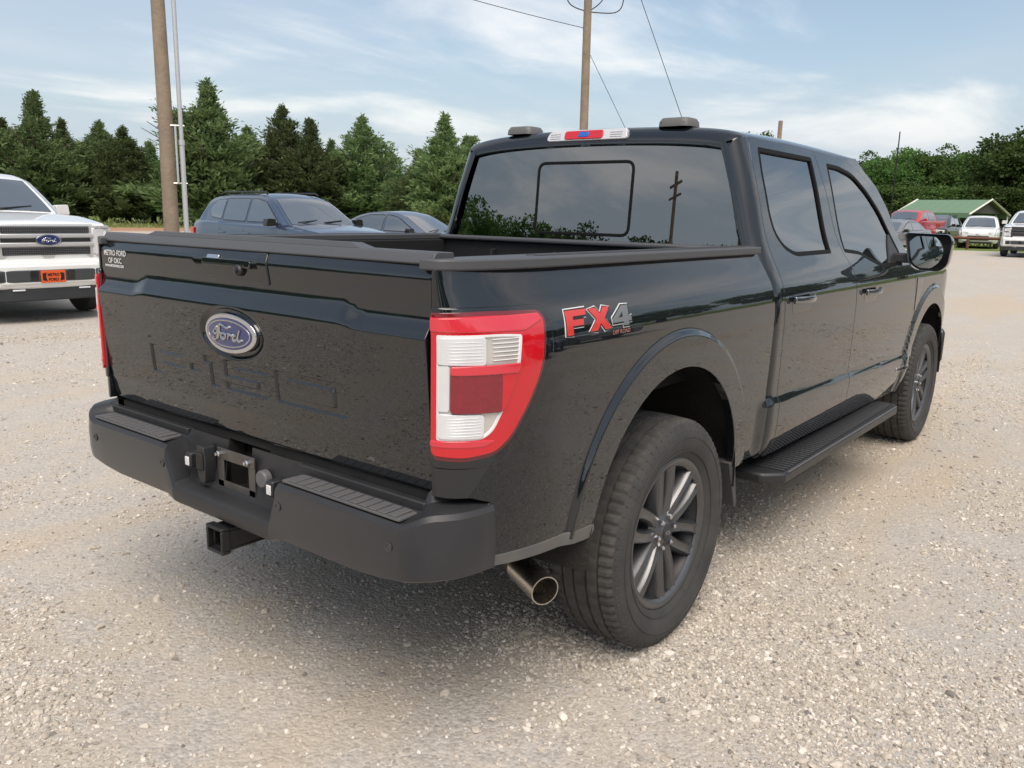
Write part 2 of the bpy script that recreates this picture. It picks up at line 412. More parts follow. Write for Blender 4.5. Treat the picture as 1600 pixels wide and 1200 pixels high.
bed = [(UIN, .80), (ux(-1.02), .795), (ux(-.965), .775), (-.945+.0, .755), (-.945, .612)]+arc(RC, a0, a1)+[(.60, .53), (.782, .53), (.785, .80), (.80, 1.15), (.785, 1.25), (.745, 1.371), (-.6, 1.371), (UIN, 1.371)]
ringpts = [(RC[0]+q*math.cos(t), RC[1]+q*math.sin(t)) for q in np.concatenate([np.arange(RC[2]+.010, RC[2]+.09, .012), np.arange(RC[2]+.094, RC[2]+.14, .0036)]) for t in np.linspace(0, math.pi, int(math.pi*q/.013))]
G_r = lambda G: np.hypot(G[:, 0]-RC[0], G[:, 1]-RC[1]); EXB = (RC[2], RC[2]+.142)
side = patch('bed_side', bed, SB, paint, T, step=.013, rim=.03, extra=ringpts); mir(side)
# ---- tail lamps
lout = [(-1.145, 1.266), (-1.145, .915), (-1.125, .900), (-1.006, .895), (-.915, .905), (-.871, .941), (-.82, 1.026), (-.78, 1.126), (-.769, 1.242), (-.783, 1.262), (-.941, 1.268)]
lout = rounded(lout, [.004, .01, .012, .02, .03, .03, .05, .04, .012, .01, .05], 4)
def inset(P, dd):
    P = np.array(P); n = len(P)
    if area(P) < 0: P = P[::-1]
    t = np.roll(P, -1, 0)-np.roll(P, 1, 0); t /= np.maximum(np.hypot(t[:, 0], t[:, 1]), 1e-9)[:, None]
    return [tuple(q) for q in P+np.stack([-t[:, 1], t[:, 0]], 1)*dd]
def build_lamp():
    wh = rounded([(-1.112, 1.217), (-1.113, .951), (-1.023, .95), (-.957, .95), (-.926, .97), (-.9, 1.021), (-.875, 1.072), (-.857, 1.12), (-.846, 1.209), (-.898, 1.214)], [.006, .008, .02, .02, .02, .03, .03, .03, .008, .02], 3)
    L = patch('tail_lamp', lout, SB, reddark, T, step=.02, off=.006, rim=.02, edge=.004)
    pr_ = patch('red_lens', inset(lout, .0125), SB, redlens, L, step=.02, off=.014, rim=.008, edge=.004, holes=[wh])
    bandp = rounded([(-1.135, 1.254), (-1.135, 1.226), (-.838, 1.219), (-.788, 1.240), (-.794, 1.253)], .004, 3)
    patch('upper_band', bandp, SB, redband, L, step=.02, off=.0165, rim=.004)
    patch('lower_band', rounded([(-1.135, .948), (-1.135, .936), (-.955, .934), (-.925, .944), (-.957, .947)], .003, 2), SB, redband, L, step=.02, off=.016, rim=.003)
    patch('lamp_housing', inset(wh, -.001), SB, clearwarm, L, step=.015, off=.010, rim=.004)
    patch('housing_trim', wh, SB, mat('lamp_trim', (.75, .75, .75), .15, coat=1), L, step=.015, off=.0135, rim=.004, holes=[inset(wh, .0055)])
    rv = rounded([(-1.104, 1.207), (-1.104, 1.145), (-.953, 1.141), (-.951, 1.206)], .008, 3)
    a = patch('reverse_lens', rv, SB, clearlens, L, step=.012, off=.017, rim=.008, edge=.003)
    lw = rounded([(-1.104, 1.018), (-1.104, .958), (-.958, .956), (-.956, 1.013)], .012, 3)
    b = patch('signal_lens', lw, SB, clearlens, L, step=.012, off=.017, rim=.008, edge=.003)
    patch('side_lens', rounded([(-1.104, 1.138), (-1.104, 1.027), (-1.066, 1.027), (-1.064, 1.138)], .006, 2), SB, clearlens, L, step=.012, off=.015, rim=.006)
    patch('reflector', rounded([(-1.056, 1.133), (-1.056, 1.024), (-.909, 1.021), (-.908, 1.130)], [.012, .008, .002, .002], 3), SB, redreflex, L, step=.015, off=.0195, rim=.012)
    patch('marker_lens', rounded([(-.906, 1.130), (-.907, 1.021), (-.896, 1.033), (-.866, 1.109), (-.862, 1.131)], .003, 2), SB, redlens, L, step=.015, off=.019, rim=.012)
    patch('reflector_lip', rounded([(-1.056, 1.137), (-1.056, 1.120), (-.866, 1.118), (-.860, 1.137)], .003, 2), SB, redband, L, step=.015, off=.0225, rim=.006)
    mb = MB()
    for k in range(7):                                 # fine prism ribs in the clear lenses
        for (ua, ub, z) in ((-1.098, -.957, 1.150+.008*k), (-1.098, -.962, .963+.0075*k)):
            us = np.linspace(ua, ub, 8); P = SB(us, np.full(8, z)); N = np.stack([-np.ones(8)*.6, -np.ones(8)*.8, 0*us], 1)
            mb.tube([tuple(p) for p in P+N*.0172], .0011, 4)
    mb.obj('lens_ribs', clearlens, L)['kind'] = 'stuff'
    mb = MB()
    for k in range(6):
        z = 1.150+.0105*k; us = np.linspace(-.93, -.856+.001*k, 6); P = SB(us, np.full(6, z)); mb.tube([tuple(p) for p in P+np.array([-.004, -.0110, 0])], .0014, 5)
    mb.obj('housing_fins', mat('lamp_trim', (.75, .75, .75), .15, coat=1), L)['kind'] = 'stuff'
    return L
lamp = build_lamp(); lampl = mir(lamp)
ringo = rounded([(-1.143, 1.276), (-1.143, .884), (-1.125, .880), (-.995, .878), (-.905, .882), (-.862, .915), (-.806, 1.02), (-.762, 1.118), (-.752, 1.15), (-.752, 1.25), (-.775, 1.274)], .012, 3)
ring = patch('lamp_surround', ringo, SB, paint, T, step=.02, off=.005, rim=.006, edge=.007, holes=[inset(lout, -.001)]); mir(ring)
# ---- rail caps
pl = [(.742, -.928)]+[(x, -.928) for x in np.linspace(.6, -.70, 8)]+[(-.70-.374*math.sin(t), -(.835+.093*math.cos(t))) for t in np.linspace(.1, math.pi/2, 10)]+[(-1.085, -.80), (-.9, -.785), (.742, -.785)]
rail = bev(MB().prism(pl, 'xy', 1.369, 1.397).obj('bed_rail_cap', capm, T), .005, 2)
mb = MB()
for k in range(2): mb.prism([(x, y+.052+.03*k) for x, y in pl[:9]]+[(x, y+.064+.03*k) for x, y in pl[:9]][::-1], 'xy', 1.396, 1.3995)
mb.obj('rail_rib', capm, rail); mir(rail)
# ---- bed box
mb = MB().box(-1.04, .74, -.80, .80, .88, .93)
for k in range(14): mb.box(-1.03, .70, -.70+.105*k, -.65+.105*k, .93, .942)
mb.box(.70, .742, -.80, .80, .93, 1.385); mb.box(-1.05, .70, -.80, -.765, .93, 1.37); mb.box(-1.05, .70, .765, .80, .93, 1.37)
mb.box(-.40, .36, -.765, -.60, .93, 1.16); mb.box(-.40, .36, .60, .765, .93, 1.16)
mb.obj('bed_box', mat('bed_black', (.008, .008, .009), .75), T, b=.012)
MB().box(.675, .752, -.80, .80, 1.372, 1.394).obj('bed_front_rail', capm, T, b=.008)
for k, yy in enumerate((-.30, .05, .42)): MB().tube([(.69, yy, 1.33), (.66, yy, 1.33), (.66, yy, 1.25)], .006, 6).obj('tie_down', darkm, T)
# ---- tailgate
tgx = softlin([.70, .79, .80, .86, .885, 1.0, 1.13, 1.205, 1.216, 1.260, 1.272, 1.350, 1.356, 1.380, 1.40], [1.03, 1.045, 1.056, 1.064, 1.070, 1.080, 1.090, 1.098, 1.097, 1.077, 1.074, 1.074, 1.073, 1.060, 1.05], .004)
def ST(u, v):
    e = sstep((np.abs(u)-.50)/.10); v = np.asarray(v, float)
    vv = v+.022*e*sstep((v-1.18)/.05)*sstep((1.33-v)/.06)
    low = sstep((.905-v)/.02)*sstep((v-.80)/.04)*(1-sstep((np.abs(u)-.60)/.12))*.006
    x = -tgx(vv)
    x = x+.004*np.abs(u/.83)**3
    q = (u/.172)**2+((v-1.131)/.084)**2                     # dished seat round the oval badge
    x = x+.009*sstep((1.0-np.sqrt(q))/.16)
    return np.stack([x, u+0*v, v+0*u], 1)
zt, zb = 1.044, .944
def boxp(y0, y1, z0, z1): return [(y0, z0), (y1, z0), (y1, z1), (y0, z1)]
t_ = .026
F_ = [(.505, zt), (.505, zb), (.445, zb), (.445, zb+.036), (.285, zb+.036), (.285, zb+.062), (.445, zb+.062), (.445, zt-t_), (.285, zt-t_), (.285, zt)]
D_ = [(.262, zb+.062), (.262, zb+.036), (.192, zb+.036), (.192, zb+.062)]
I_ = [(.176, zt), (.176, zt-t_), (.145, zt-t_), (.145, zb), (.088, zb), (.088, zt)]
V5 = [(.062, zt), (.062, zb+.042), (-.105, zb+.042), (-.105, zb+t_), (.062, zb+t_), (.062, zb), (-.165, zb), (-.165, zb+.068), (.004, zb+.068), (.004, zt-t_), (-.165, zt-t_), (-.165, zt)]
O_ = boxp(-.52, -.20, zb, zt); OI = boxp(-.462, -.258, zb+t_, zt-t_)
G_r = lambda G: np.sqrt((G[:, 0]/.172)**2+((G[:, 1]-1.131)/.084)**2); EXB = (.775, 1.055)
tg = patch('tailgate', rounded([(-.826, .792), (.826, .792), (.826, 1.386), (-.826, 1.386)], [.03, .03, .004, .004], 4), ST, paint, T, step=.0105, flip=True, rim=.035, edge=.0035, holes=[F_, D_, I_, V5, O_], slope='holes', extra=[(.172*q*math.cos(t), 1.131+.084*q*math.sin(t)) for q in np.arange(.78, 1.05, .018) for t in np.linspace(0, 2*math.pi, 120, endpoint=False)])
for p in (F_, D_, I_, V5, O_): patch('stamped_letter', inset(p, .0035), ST, paint, tg, step=.02, off=-.0064, rim=0, flip=True)
patch('stamped_island', inset(OI, .0), ST, paint, tg, step=.014, off=0, rim=.012, edge=.0035, flip=True, slope='all')
MB().box(-1.03, -.985, -.80, .80, .83, 1.375).obj('inner_panel', blackpl, tg, b=.01)
prof = [(-1.060, 1.3805), (-1.066, 1.385), (-1.050, 1.409), (-1.040, 1.413), (-.985, 1.411), (-.98, 1.379)]
cap_ = MB().prism(prof, 'xz', -.825, .825)
k = len(cap_.V)
cap_.prism([(-1.047, 1.410), (-1.038, 1.426), (-.995, 1.424), (-.985, 1.409)], 'xz', -.50, .50)
for i in range(k, len(cap_.V)):
    x, y, z = cap_.V[i]
    if z < 1.414: cap_.V[i] = (x, y*1.10, z)
cap_.obj('tailgate_cap', capm, tg, b=.0025)
# oval badge
def ell(a, b, n=56, c=(0, 1.131)): return [(c[0]+a*math.cos(t), c[1]+b*math.sin(t)) for t in np.linspace(0, 2*math.pi, n, endpoint=False)]
def SO(u, v): return np.stack([-1.092-.010*(1-(u/.15)**2)+0*v, u+0*v, v+0*u], 1)
ba = patch('oval_badge', ell(.131, .0575), SO, chrome, tg, step=.02, flip=True, rim=.012, edge=.004)
patch('badge_field', ell(.1165, .0465), SO, blueem, ba, step=.02, off=.0015, flip=True, rim=.002)
patch('badge_line', ell(.1105, .0415), SO, badgem, ba, step=.02, off=.0024, flip=True, rim=.001, edge=.001, holes=[ell(.1075, .0390)])
def script(S, par, sx, sz, c, mt, r, flipy=1):
    """the flowing lettering of the oval badge, as strokes; drawn left to right"""
    ST_ = [[(-.80, .30), (-.92, .12), (-.80, .0), (-.62, .18), (-.50, .62), (-.30, .82), (.02, .62), (.22, .72)], [(-.62, .60), (-.74, .40), (-.60, .32)],
           [(-.48, .66), (-.50, .30), (-.58, -.20), (-.76, -.48), (-.94, -.38), (-.84, -.22)], [(-.62, .08), (-.34, .16)],
           [(-.14, .14), (-.30, .08), (-.36, -.18), (-.24, -.34), (-.08, -.24), (-.02, .0), (-.14, .14), (.06, .08)],
           [(.10, .14), (.16, .06), (.10, -.32)], [(.13, -.06), (.24, .12), (.34, .04), (.42, .10)],
           [(.68, .10), (.54, .08), (.46, -.12), (.50, -.34), (.62, -.30), (.74, -.04), (.90, .60)], [(.90, .60), (.80, .20), (.76, -.24), (.86, -.34), (.98, -.22)]]
    mb = MB()
    for s in ST_:
        P = np.array(s); t = np.arange(len(P)); ts = np.linspace(0, len(P)-1, 4*len(P))
        if len(P) > 2: xs, zs = spl(t, P[:, 0], 300)(ts), spl(t, P[:, 1], 300)(ts)
        else: xs, zs = np.interp(ts, t, P[:, 0]), np.interp(ts, t, P[:, 1])
        q = S(c[0]+flipy*xs*sx, c[1]+zs*sz)
        w = r*(.75+.35*np.sin(np.linspace(.3, 2.8, len(q))))
        mb.tube([tuple(a) for a in q], list(w), 6)
    return mb.obj('badge_script', mt, par)
def SOs(u, v): p = SO(u, v); p[:, 0] -= .003; return p
script(SOs, ba, .077, .038, (.002, 1.126), badgem, .0042, -1)
# handle, camera and slot at the top of the tailgate
h = patch('tailgate_handle', rounded([(.225, 1.355), (-.175, 1.355), (-.15, 1.300), (.20, 1.300)], .012, 4), ST, glossbl, tg, step=.02, off=.003, flip=True, rim=.006)
patch('handle_grip', rounded([(.15, 1.352), (-.10, 1.352), (-.10, 1.334), (.15, 1.334)], .006, 3), ST, paint, h, step=.02, off=.010, flip=True, rim=.008)
MB().lathe([(.017, 0), (.017, -.012), (.012, -.018)], (-1.073, -.046, 1.325), ax=0, n=24).obj('rear_camera', blackpl, h)
MB().lathe([(.008, -.018), (.007, -.022), (.003, -.024)], (-1.074, -.046, 1.325), ax=0, n=20).obj('camera_lens', glossbl, h)
patch('latch_slot', rounded([(-.115, 1.378), (-.165, 1.378), (-.185, 1.292), (-.155, 1.292)], .004, 2), ST, glossbl, tg, step=.02, off=.0045, flip=True, rim=.006)
patch('latch_highlight', rounded([(.13, 1.362), (.07, 1.362), (.07, 1.354), (.13, 1.354)], .002, 2), ST, chrome, tg, step=.02, off=.006, flip=True, rim=.004)
def STf(u, v): return ST(-u, v)
for (txt, sz, y0, z0) in (('METRO FORD', .026, .805, 1.333), ('OF OKC', .026, .775, 1.306), ('WWW.METROFORD.COM', .0115, .80, 1.292)):
    V, F = textmesh(txt, sz, offset=.0006); V[:, 0] += -y0; V[:, 1] += z0
    put('dealer_lettering', V, F, STf, decwht, tg, .0016)
# ---- FX4 decal on the bed side
dec = None
for (txt, y0, cm, layer) in (('F', -.706, decred, 0), ('X', -.600, decred, 0), ('4', -.475, decgry, 0)):
    pass
def block(ch):
    if ch == 'F': return [[(0, 0), (.30, 0), (.30, .36), (.82, .36), (.86, .60), (.34, .60), (.36, .76), (.98, .76), (1.02, 1.0), (.04, 1.0)]]
    if ch == 'X': return [[(0, 0), (.34, 0), (.52, .30), (.70, 0), (1.02, 0), (.72, .5), (1.04, 1), (.72, 1), (.55, .72), (.36, 1), (.02, 1), (.34, .5)]]
    return [[(.56, 0), (.86, 0), (.86, .20), (1.02, .20), (1.02, .42), (.86, .42), (.90, 1.0), (.56, 1.0), (0, .40), (0, .20), (.56, .20)]]
for ch, u0, u1, z0, z1, cm in (('F', -.705, -.590, 1.187, 1.252, decred), ('X', -.590, -.468, 1.188, 1.250, decred), ('4', -.468, -.352, 1.190, 1.247, decgry)):
    b_ = [(u0+.006+(u1-u0-.012)*x, z0+(z1-z0)*y) for x, y in block(ch)[0]]
    dl = patch('off_road_decal', inset(b_, -.0075), SB, decwht, T, step=.02, off=.0012, rim=.001, edge=.0004)
    patch('decal_outline', [(x+.001, z-.0006) for x, z in inset(b_, -.0048)], SB, decblk, dl, step=.02, off=.0020, rim=.001, edge=.0004)  # printed black outline round the letter
    patch('decal_letter', b_, SB, cm, dl, step=.02, off=.0028, rim=.001, edge=.0004, holes=[[(u0+.006+(u1-u0-.012)*x, z0+(z1-z0)*y) for x, y in ((.30, .42), (.56, .42), (.56, .70))]] if ch == '4' else ())
V, F = textmesh('OFF ROAD', .0165, shear=.15, offset=.0005); V[:, 0] = V[:, 0]*1.25-.468; V[:, 1] += 1.168
put('decal_lettering', V, F, SB, mat('decal_pale_red', (.30, .12, .11), .4), T, .0016)
# ---- rear bumper: one section swept round the tail, dropping in the middle for the plate
A_ = [(.12, .560), (.02, .556), (.005, .566), (0, .60), (.0, .695), (.004, .722), (.014, .735), (.06, .742), (.085, .745), (.106, .773)]
C_ = [(.12, .545), (.02, .540), (.006, .548), (0, .565), (.002, .588), (.008, .600), (.018, .605), (.066, .609), (.074, .63), (.094, .776)]
ycol = [0, .03, .064, .066, .12, .18, .235, .262, .30, .34, .42, .52, .62, .72, .80]
pl_ = [(-1.168, y) for y in ycol]
cc = [(-1.168+.20*(1-math.cos(t))*1.0, .80+.155*math.sin(t)) for t in np.linspace(.15, math.pi/2, 12)]
pl_ += [(x, y) for x, y in cc]; pl_.append((-.962, .957))
half = []
for i, (x, y) in enumerate(pl_):
    pa, pb = pl_[max(i-1, 0)], pl_[min(i+1, len(pl_)-1)]; tx, ty = pb[0]-pa[0], pb[1]-pa[1]; L = math.hypot(tx, ty); n = (ty/L, -tx/L)    # inward normal
    if i == 0: n = (1, 0)
    k = float(sstep((y-.255)/.05)); e = float(sstep((y-.80)/.10))
    row = []
    for (a, b) in zip(A_, C_):
        dd, z = a[0]*k+b[0]*(1-k), a[1]*k+b[1]*(1-k)
        if z > .70: z += .034*e
        if z < .62: z += .034*float(sstep((y-.62)/.32))
        row.append((x+n[0]*dd, y+n[1]*dd, z))
    half.append(row)
rows = [[(x, -y, z) for x, y, z in r] for r in half[::-1]]+half[1:]
V = [p for r in rows for p in r]; nr, nc = len(rows), len(A_)
Ff, Ft, Fc = [], [], []
for i in range(nr-1):
    for j in range(nc-1):
        f = (i*nc+j, (i+1)*nc+j, (i+1)*nc+j+1, i*nc+j+1); ym = (rows[i][j][1]+rows[i+1][j][1])/2
        if j == 8 and abs(ym) < .055: continue
        (Ff if j < 5 and abs(ym) > .26 else Ft).append(f)
bm_ = mk('rear_bumper', V, [f[::-1] for f in Ff], bumpm, T, 30)
mk('bumper_top', V, [f[::-1] for f in Ft], blackpl, bm_, 30)
for s in (1, -1):
    pad = MB().prism(rounded([(-1.156, .318*s), (-1.156, .80*s), (-1.086, .80*s), (-1.084, .325*s)], .008, 3), 'xy', .7405, .7475)
    for k in range(12):
        y = .345+.037*k; pad.prism([(-1.152, s*y), (-1.152, s*(y+.031)), (-1.089, s*(y+.031)), (-1.089, s*y)], 'xy', .7475, .7515)
    pad.obj('step_pad', greypl, bm_, b=.0015)
    MB().box(-1.080, -1.055, min(s*.30, s*.815), max(s*.30, s*.815), .745, .774).obj('step_trim', blackpl, bm_, b=.004)
    for (yy, zz) in ((.775, .672), (.315, .668)):
        sn = MB().lathe([(.0125, -.0005), (.0125, -.003), (.0095, -.0035), (.009, -.0015)], (-1.168, s*yy, zz), ax=0, n=24).obj('park_sensor', mat('sensor', (.05, .05, .052), .4), bm_)
    lm = MB().box(-1.13, -1.085, min(s*.205, s*.238), max(s*.205, s*.238), .665, .715).obj('plate_lamp', blackpl, bm_, b=.006)
    MB().box(-1.135, -1.129, min(s*.211, s*.232), max(s*.211, s*.232), .672, .703).obj('lamp_lens', clearlens, lm, b=.003)
br = MB()
for b_ in ((-.10, .10, .715, .752), (-.10, -.068, .62, .715), (.068, .10, .62, .715), (-.10, .10, .608, .645)): br.box(-1.096, -1.090, *b_)
brk = br.obj('plate_bracket', mat('bracket', (.16, .15, .14), .38, metal=.7, noise=(14, .5, (.08, .075, .07))), bm_, b=.0015)
for yy, zz in ((.085, .733), (-.07, .733)): MB().lathe([(.010, 0), (.010, -.008), (.006, -.011), (.006, -.016)], (-1.096, yy, zz), ax=0, n=6).obj('bolt', chrome, brk)
pg = MB().prism(rounded([(.165, .752), (.125, .752), (.118, .70), (.125, .628), (.15, .628), (.168, .66)], .01, 3), 'yz', -1.13, -1.088).obj('trailer_plug', blackpl, bm_, b=.006)
MB().box(-1.138, -1.128, .126, .162, .672, .73).obj('plug_cover', darkm, pg, b=.008)
MB().lathe([(.028, .0), (.028, -.02), (.024, -.026)], (-1.088, -.155, .700), ax=0, n=28).obj('lock_plug', mat('plug_grey', (.11, .11, .115), .5), bm_, b=.002)
MB().box(-1.1045, -1.100, .055, .10, .6085, .6095).obj('drain_slot', darkm, bm_)
MB().box(-1.042, -.985, -.80, .80, .768, .86).box(-1.042, -.985, .11, .80, .60, .768).box(-1.042, -.985, -.80, -.11, .60, .768).obj('gap_filler', darkm, T)  # dark filler boxes added so bright ground doesn't show through the tailgate gap
# ---- hitch receiver
hb = MB()
for q in ((-.038, .038, .516, .525), (-.038, .038, .449, .458), (-.038, -.029, .458, .516), (.029, .038, .458, .516)): hb.box(-1.165, -.80, *q)
for q in ((-.044, .044, .520, .531), (-.044, .044, .443, .454), (-.044, -.034, .454, .52), (.034, .044, .454, .52)): hb.box(-1.185, -1.155, *q)
hb.box(-.84, -.76, -.55, .55, .46, .54)
hb.obj('hitch_receiver', mat('hitch_black', (.012, .012, .013), .45), T, b=.003)
# ---- exhaust
ex = MB(); P = [(-.30, -.58, .50), (-.50, -.62, .49), (-.62, -.72, .475), (-.685, -.84, .463), (-.742, -.965, .455)]
ex.tube(P[:4], .036, 16)
exo = ex.obj('exhaust_pipe', mat('pipe_dull', (.16, .14, .12), .5, metal=1), T)
d0 = (Vector(P[4])-Vector(P[3])).normalized(); Q = [Vector(P[3])-d0*.02+d0*s for s in (0, .05, .10, .155)]
tb = MB(); tb.tube([tuple(q) for q in Q], .044, 28, cap=False); kk = len(tb.V); tb.tube([tuple(q) for q in Q], .0405, 28, cap=False); 
n0 = 28*3; tb.F += [(n0+j, n0+(j+1) % 28, kk+n0+(j+1) % 28, kk+n0+j) for j in range(28)]
tb.obj('exhaust_tip', steel, exo)
# ---- underside
ub = MB()
for s in (-1, 1): ub.box(-1.05, 4.3, s*.52-.04, s*.52+.04, .50, .64)
for x in (-.85, .55, 1.5, 2.6, 3.3): ub.box(x-.05, x+.05, -.55, .55, .50, .60)
ub.obj('chassis_frame', darkm, T)
ax_ = MB(); ax_.lathe([(.045, -.80), (.045, -.2), (.12, -.12), (.16, 0), (.12, .12), (.045, .2), (.045, .80)], (0, 0, .405), ax=1, n=20)
ax_.obj('rear_axle', darkm, T)
MB().lathe([(.04, -.80), (.04, .80)], (3.693, 0, .405), ax=1, n=14).obj('front_axle', darkm, T)
MB().lathe([(.18, -.12), (.34, -.12), (.37, -.08), (.37, .08), (.34, .12), (.18, .12)], (-.62, .05, .62), ax=2, n=36).obj('spare_tyre', darkm, T)
for s in (-1, 1): MB().tube([(-.62, s*.6, .60), (-.3, s*.6, .50), (0, s*.6, .47), (.4, s*.6, .50), (.75, s*.6, .58)], .035, 6).obj('leaf_spring', darkm, T)
MB().tube([(-.28, -.50, .52), (.15, -.42, .80)], .035, 8).obj('damper', darkm, T)
MB().box(.9, 3.1, -.90, .90, .47, .53).obj('floor_pan', darkm, T)
mfl = MB().lathe([(.05, 0), (.12, .03), (.12, .62), (.05, .65)], (.35, -.30, .46), ax=0, n=20).obj('muffler', mat('pipe_dull', (.16, .14, .12), .5), T)
for (c, sx) in ((RC, 0), (FC, 0)):
    V, F = [], []
    n = 30
    for i in range(n+1):
        t = math.pi*(-.02+1.04*i/n); wob = .012*math.sin(9*t)
        for (r, y) in ((c[2]+.004, -.985), (c[2]+.03+wob, -.93), (c[2]+.05+wob, -.70), (c[2]+.045, -.56), (.1, -.555)):
            V.append((c[0]+r*math.cos(t), y, c[1]+r*math.sin(t)))
    for i in range(n):
        for j in range(4): F.append((i*5+j, i*5+j+1, i*5+5+j+1, i*5+5+j))
    ln = mk('wheel_liner', V, F, linerm, T, 40); mir(ln)
mf = MB().prism([(.475, .56), (.53, .56), (.575, .36), (.55, .36)], 'xz', -.975, -.90).obj('mud_flap', mat('flap', (.06, .06, .06), .6), T, b=.004); mir(mf)
fs = patch('fender_lip', [(-.945, .622), (-.945, .598), (-.54, .562), (-.525, .585), (-.53, .600)], SB, mat('lip_grey', (.10, .10, .10), .42, noise=(10, .5, (.18, .16, .13))), T, step=.03, off=.002, rim=.03); mir(fs)
# ---- cab shell: side, pillars, roof and the rolled rear edge in one smooth sheet
zr = spl([.6, .86, 1.2, 1.7, 2.2, 2.5, 2.9, 3.3], [1.880, 1.893, 1.908, 1.912, 1.893, 1.862, 1.80, 1.74])
def sect(x, v):
    x = np.asarray(x, float); v = np.asarray(v, float); z0 = 1.85
    s = np.clip((v-z0)/.78, 0, 1.02); w0 = WW(x, np.full_like(x, z0)); zt_ = zr(x)
    b0, b1, b2, b3 = (1-s)**3, 3*s*(1-s)**2, 3*s*s*(1-s), s**3
    y = b0*w0+b1*(w0-.045)+b2*.40; z = b0*z0+b1*(zt_-.004)+b2*(zt_+.012)+b3*(zt_+.012)
    up = v > z0
    return np.where(up, y, WW(x, np.minimum(v, z0))), np.where(up, z, v)
RW = .075
def lean(z): return .045*np.clip((z-1.30)/.55, 0, 1)
def SC_(u, v):
    u = np.asarray(u, float); v = np.asarray(v, float)+0*u
    y, z = sect(np.maximum(u, .86), v); u0 = .862+lean(z)
    th = np.clip((u0-u)/RW, 0, 1.65)
    e = .002; y1, z1 = sect(np.maximum(u, .86), v+e); y2, z2 = sect(np.maximum(u, .86), v-e)
    ty, tz = y1-y2, z1-z2; L = np.maximum(np.hypot(ty, tz), 1e-9); ny, nz = tz/L, -ty/L      # outward section normal (y outward)
    x = np.where(u > u0, u, u0-RW*np.sin(th)); k = RW*(1-np.cos(th))
    return np.stack([x, -(y-ny*k), z-nz*k], 1)
UR = .862-RW*1.45
rdoor = [(.925, .50), (1.915, .478), (1.918, .70), (1.915, 1.05), (1.912, 1.18), (1.895, 1.27), (1.835, 1.345), (1.80, 1.45), (1.785, 1.63), (1.748, 1.838), (1.27, 1.848), (.945, 1.846), (.925, 1.78), (.905, 1.6), (.895, 1.47), (.898, 1.38), (.908, 1.27), (.915, 1.1), (.92, .75)]
rdoor = rounded(rdoor, [.02, .01, .05, .05, .05, .05, .05, .05, .05, .01, .05, .03, .05, .05, .05, .05, .05, .05, .05], 3)
fdoor = [(1.923, .478), (3.12, .448), (3.175, .50), (3.205, .64), (3.185, .93), (3.11, 1.215), (3.06, 1.30), (3.0, 1.345), (2.947, 1.40), (2.843, 1.545), (2.70, 1.672), (2.54, 1.745), (2.36, 1.803), (2.07, 1.830), (1.756, 1.838), (1.793, 1.63), (1.808, 1.45), (1.843, 1.345), (1.903, 1.27), (1.920, 1.18), (1.923, 1.05), (1.926, .70)]
fdoor = rounded(fdoor, [.01, .05, .05, .1, .1, .04, .04, .04, .04, .05, .06, .06, .06, .06, .01]+[.05]*7, 3)
w1 = rounded([(1.02, 1.806), (.985, 1.70), (.975, 1.53), (.995, 1.45), (1.06, 1.387), (1.17, 1.352), (1.655, 1.354), (1.66, 1.58), (1.682, 1.803)], [.012, .05, .05, .05, .06, .05, .01, .05, .012], 4)
w2 = rounded([(1.905, 1.788), (1.875, 1.60), (1.87, 1.354), (2.12, 1.336), (2.222, 1.306), (2.43, 1.262), (2.86, 1.256), (2.90, 1.33), (2.83, 1.43), (2.70, 1.555), (2.51, 1.672), (2.32, 1.755), (2.10, 1.784)], [.012, .05, .01, .06, .06, .06, .01, .03, .05, .06, .06, .08, .05], 4)
cab = [(.79, .53), (.86, .50), (3.12, .443), (3.225, .50), (3.235, .64), (3.21, .93), (3.135, 1.225), (3.10, 1.30), (2.985, 1.43), (2.88, 1.575), (2.73, 1.708), (2.56, 1.785), (2.46, 1.85), (2.47, 2.1), (2.50, 2.4), (2.52, 2.63), (UR, 2.63), (UR, 1.85), (UR, 1.2), (UR, .53)]
cs = patch('cab_shell', cab, SC_, paint, T, step=.022, holes=[inset(rdoor, -.004), inset(fdoor, -.004)], rim=.02); mir(cs)
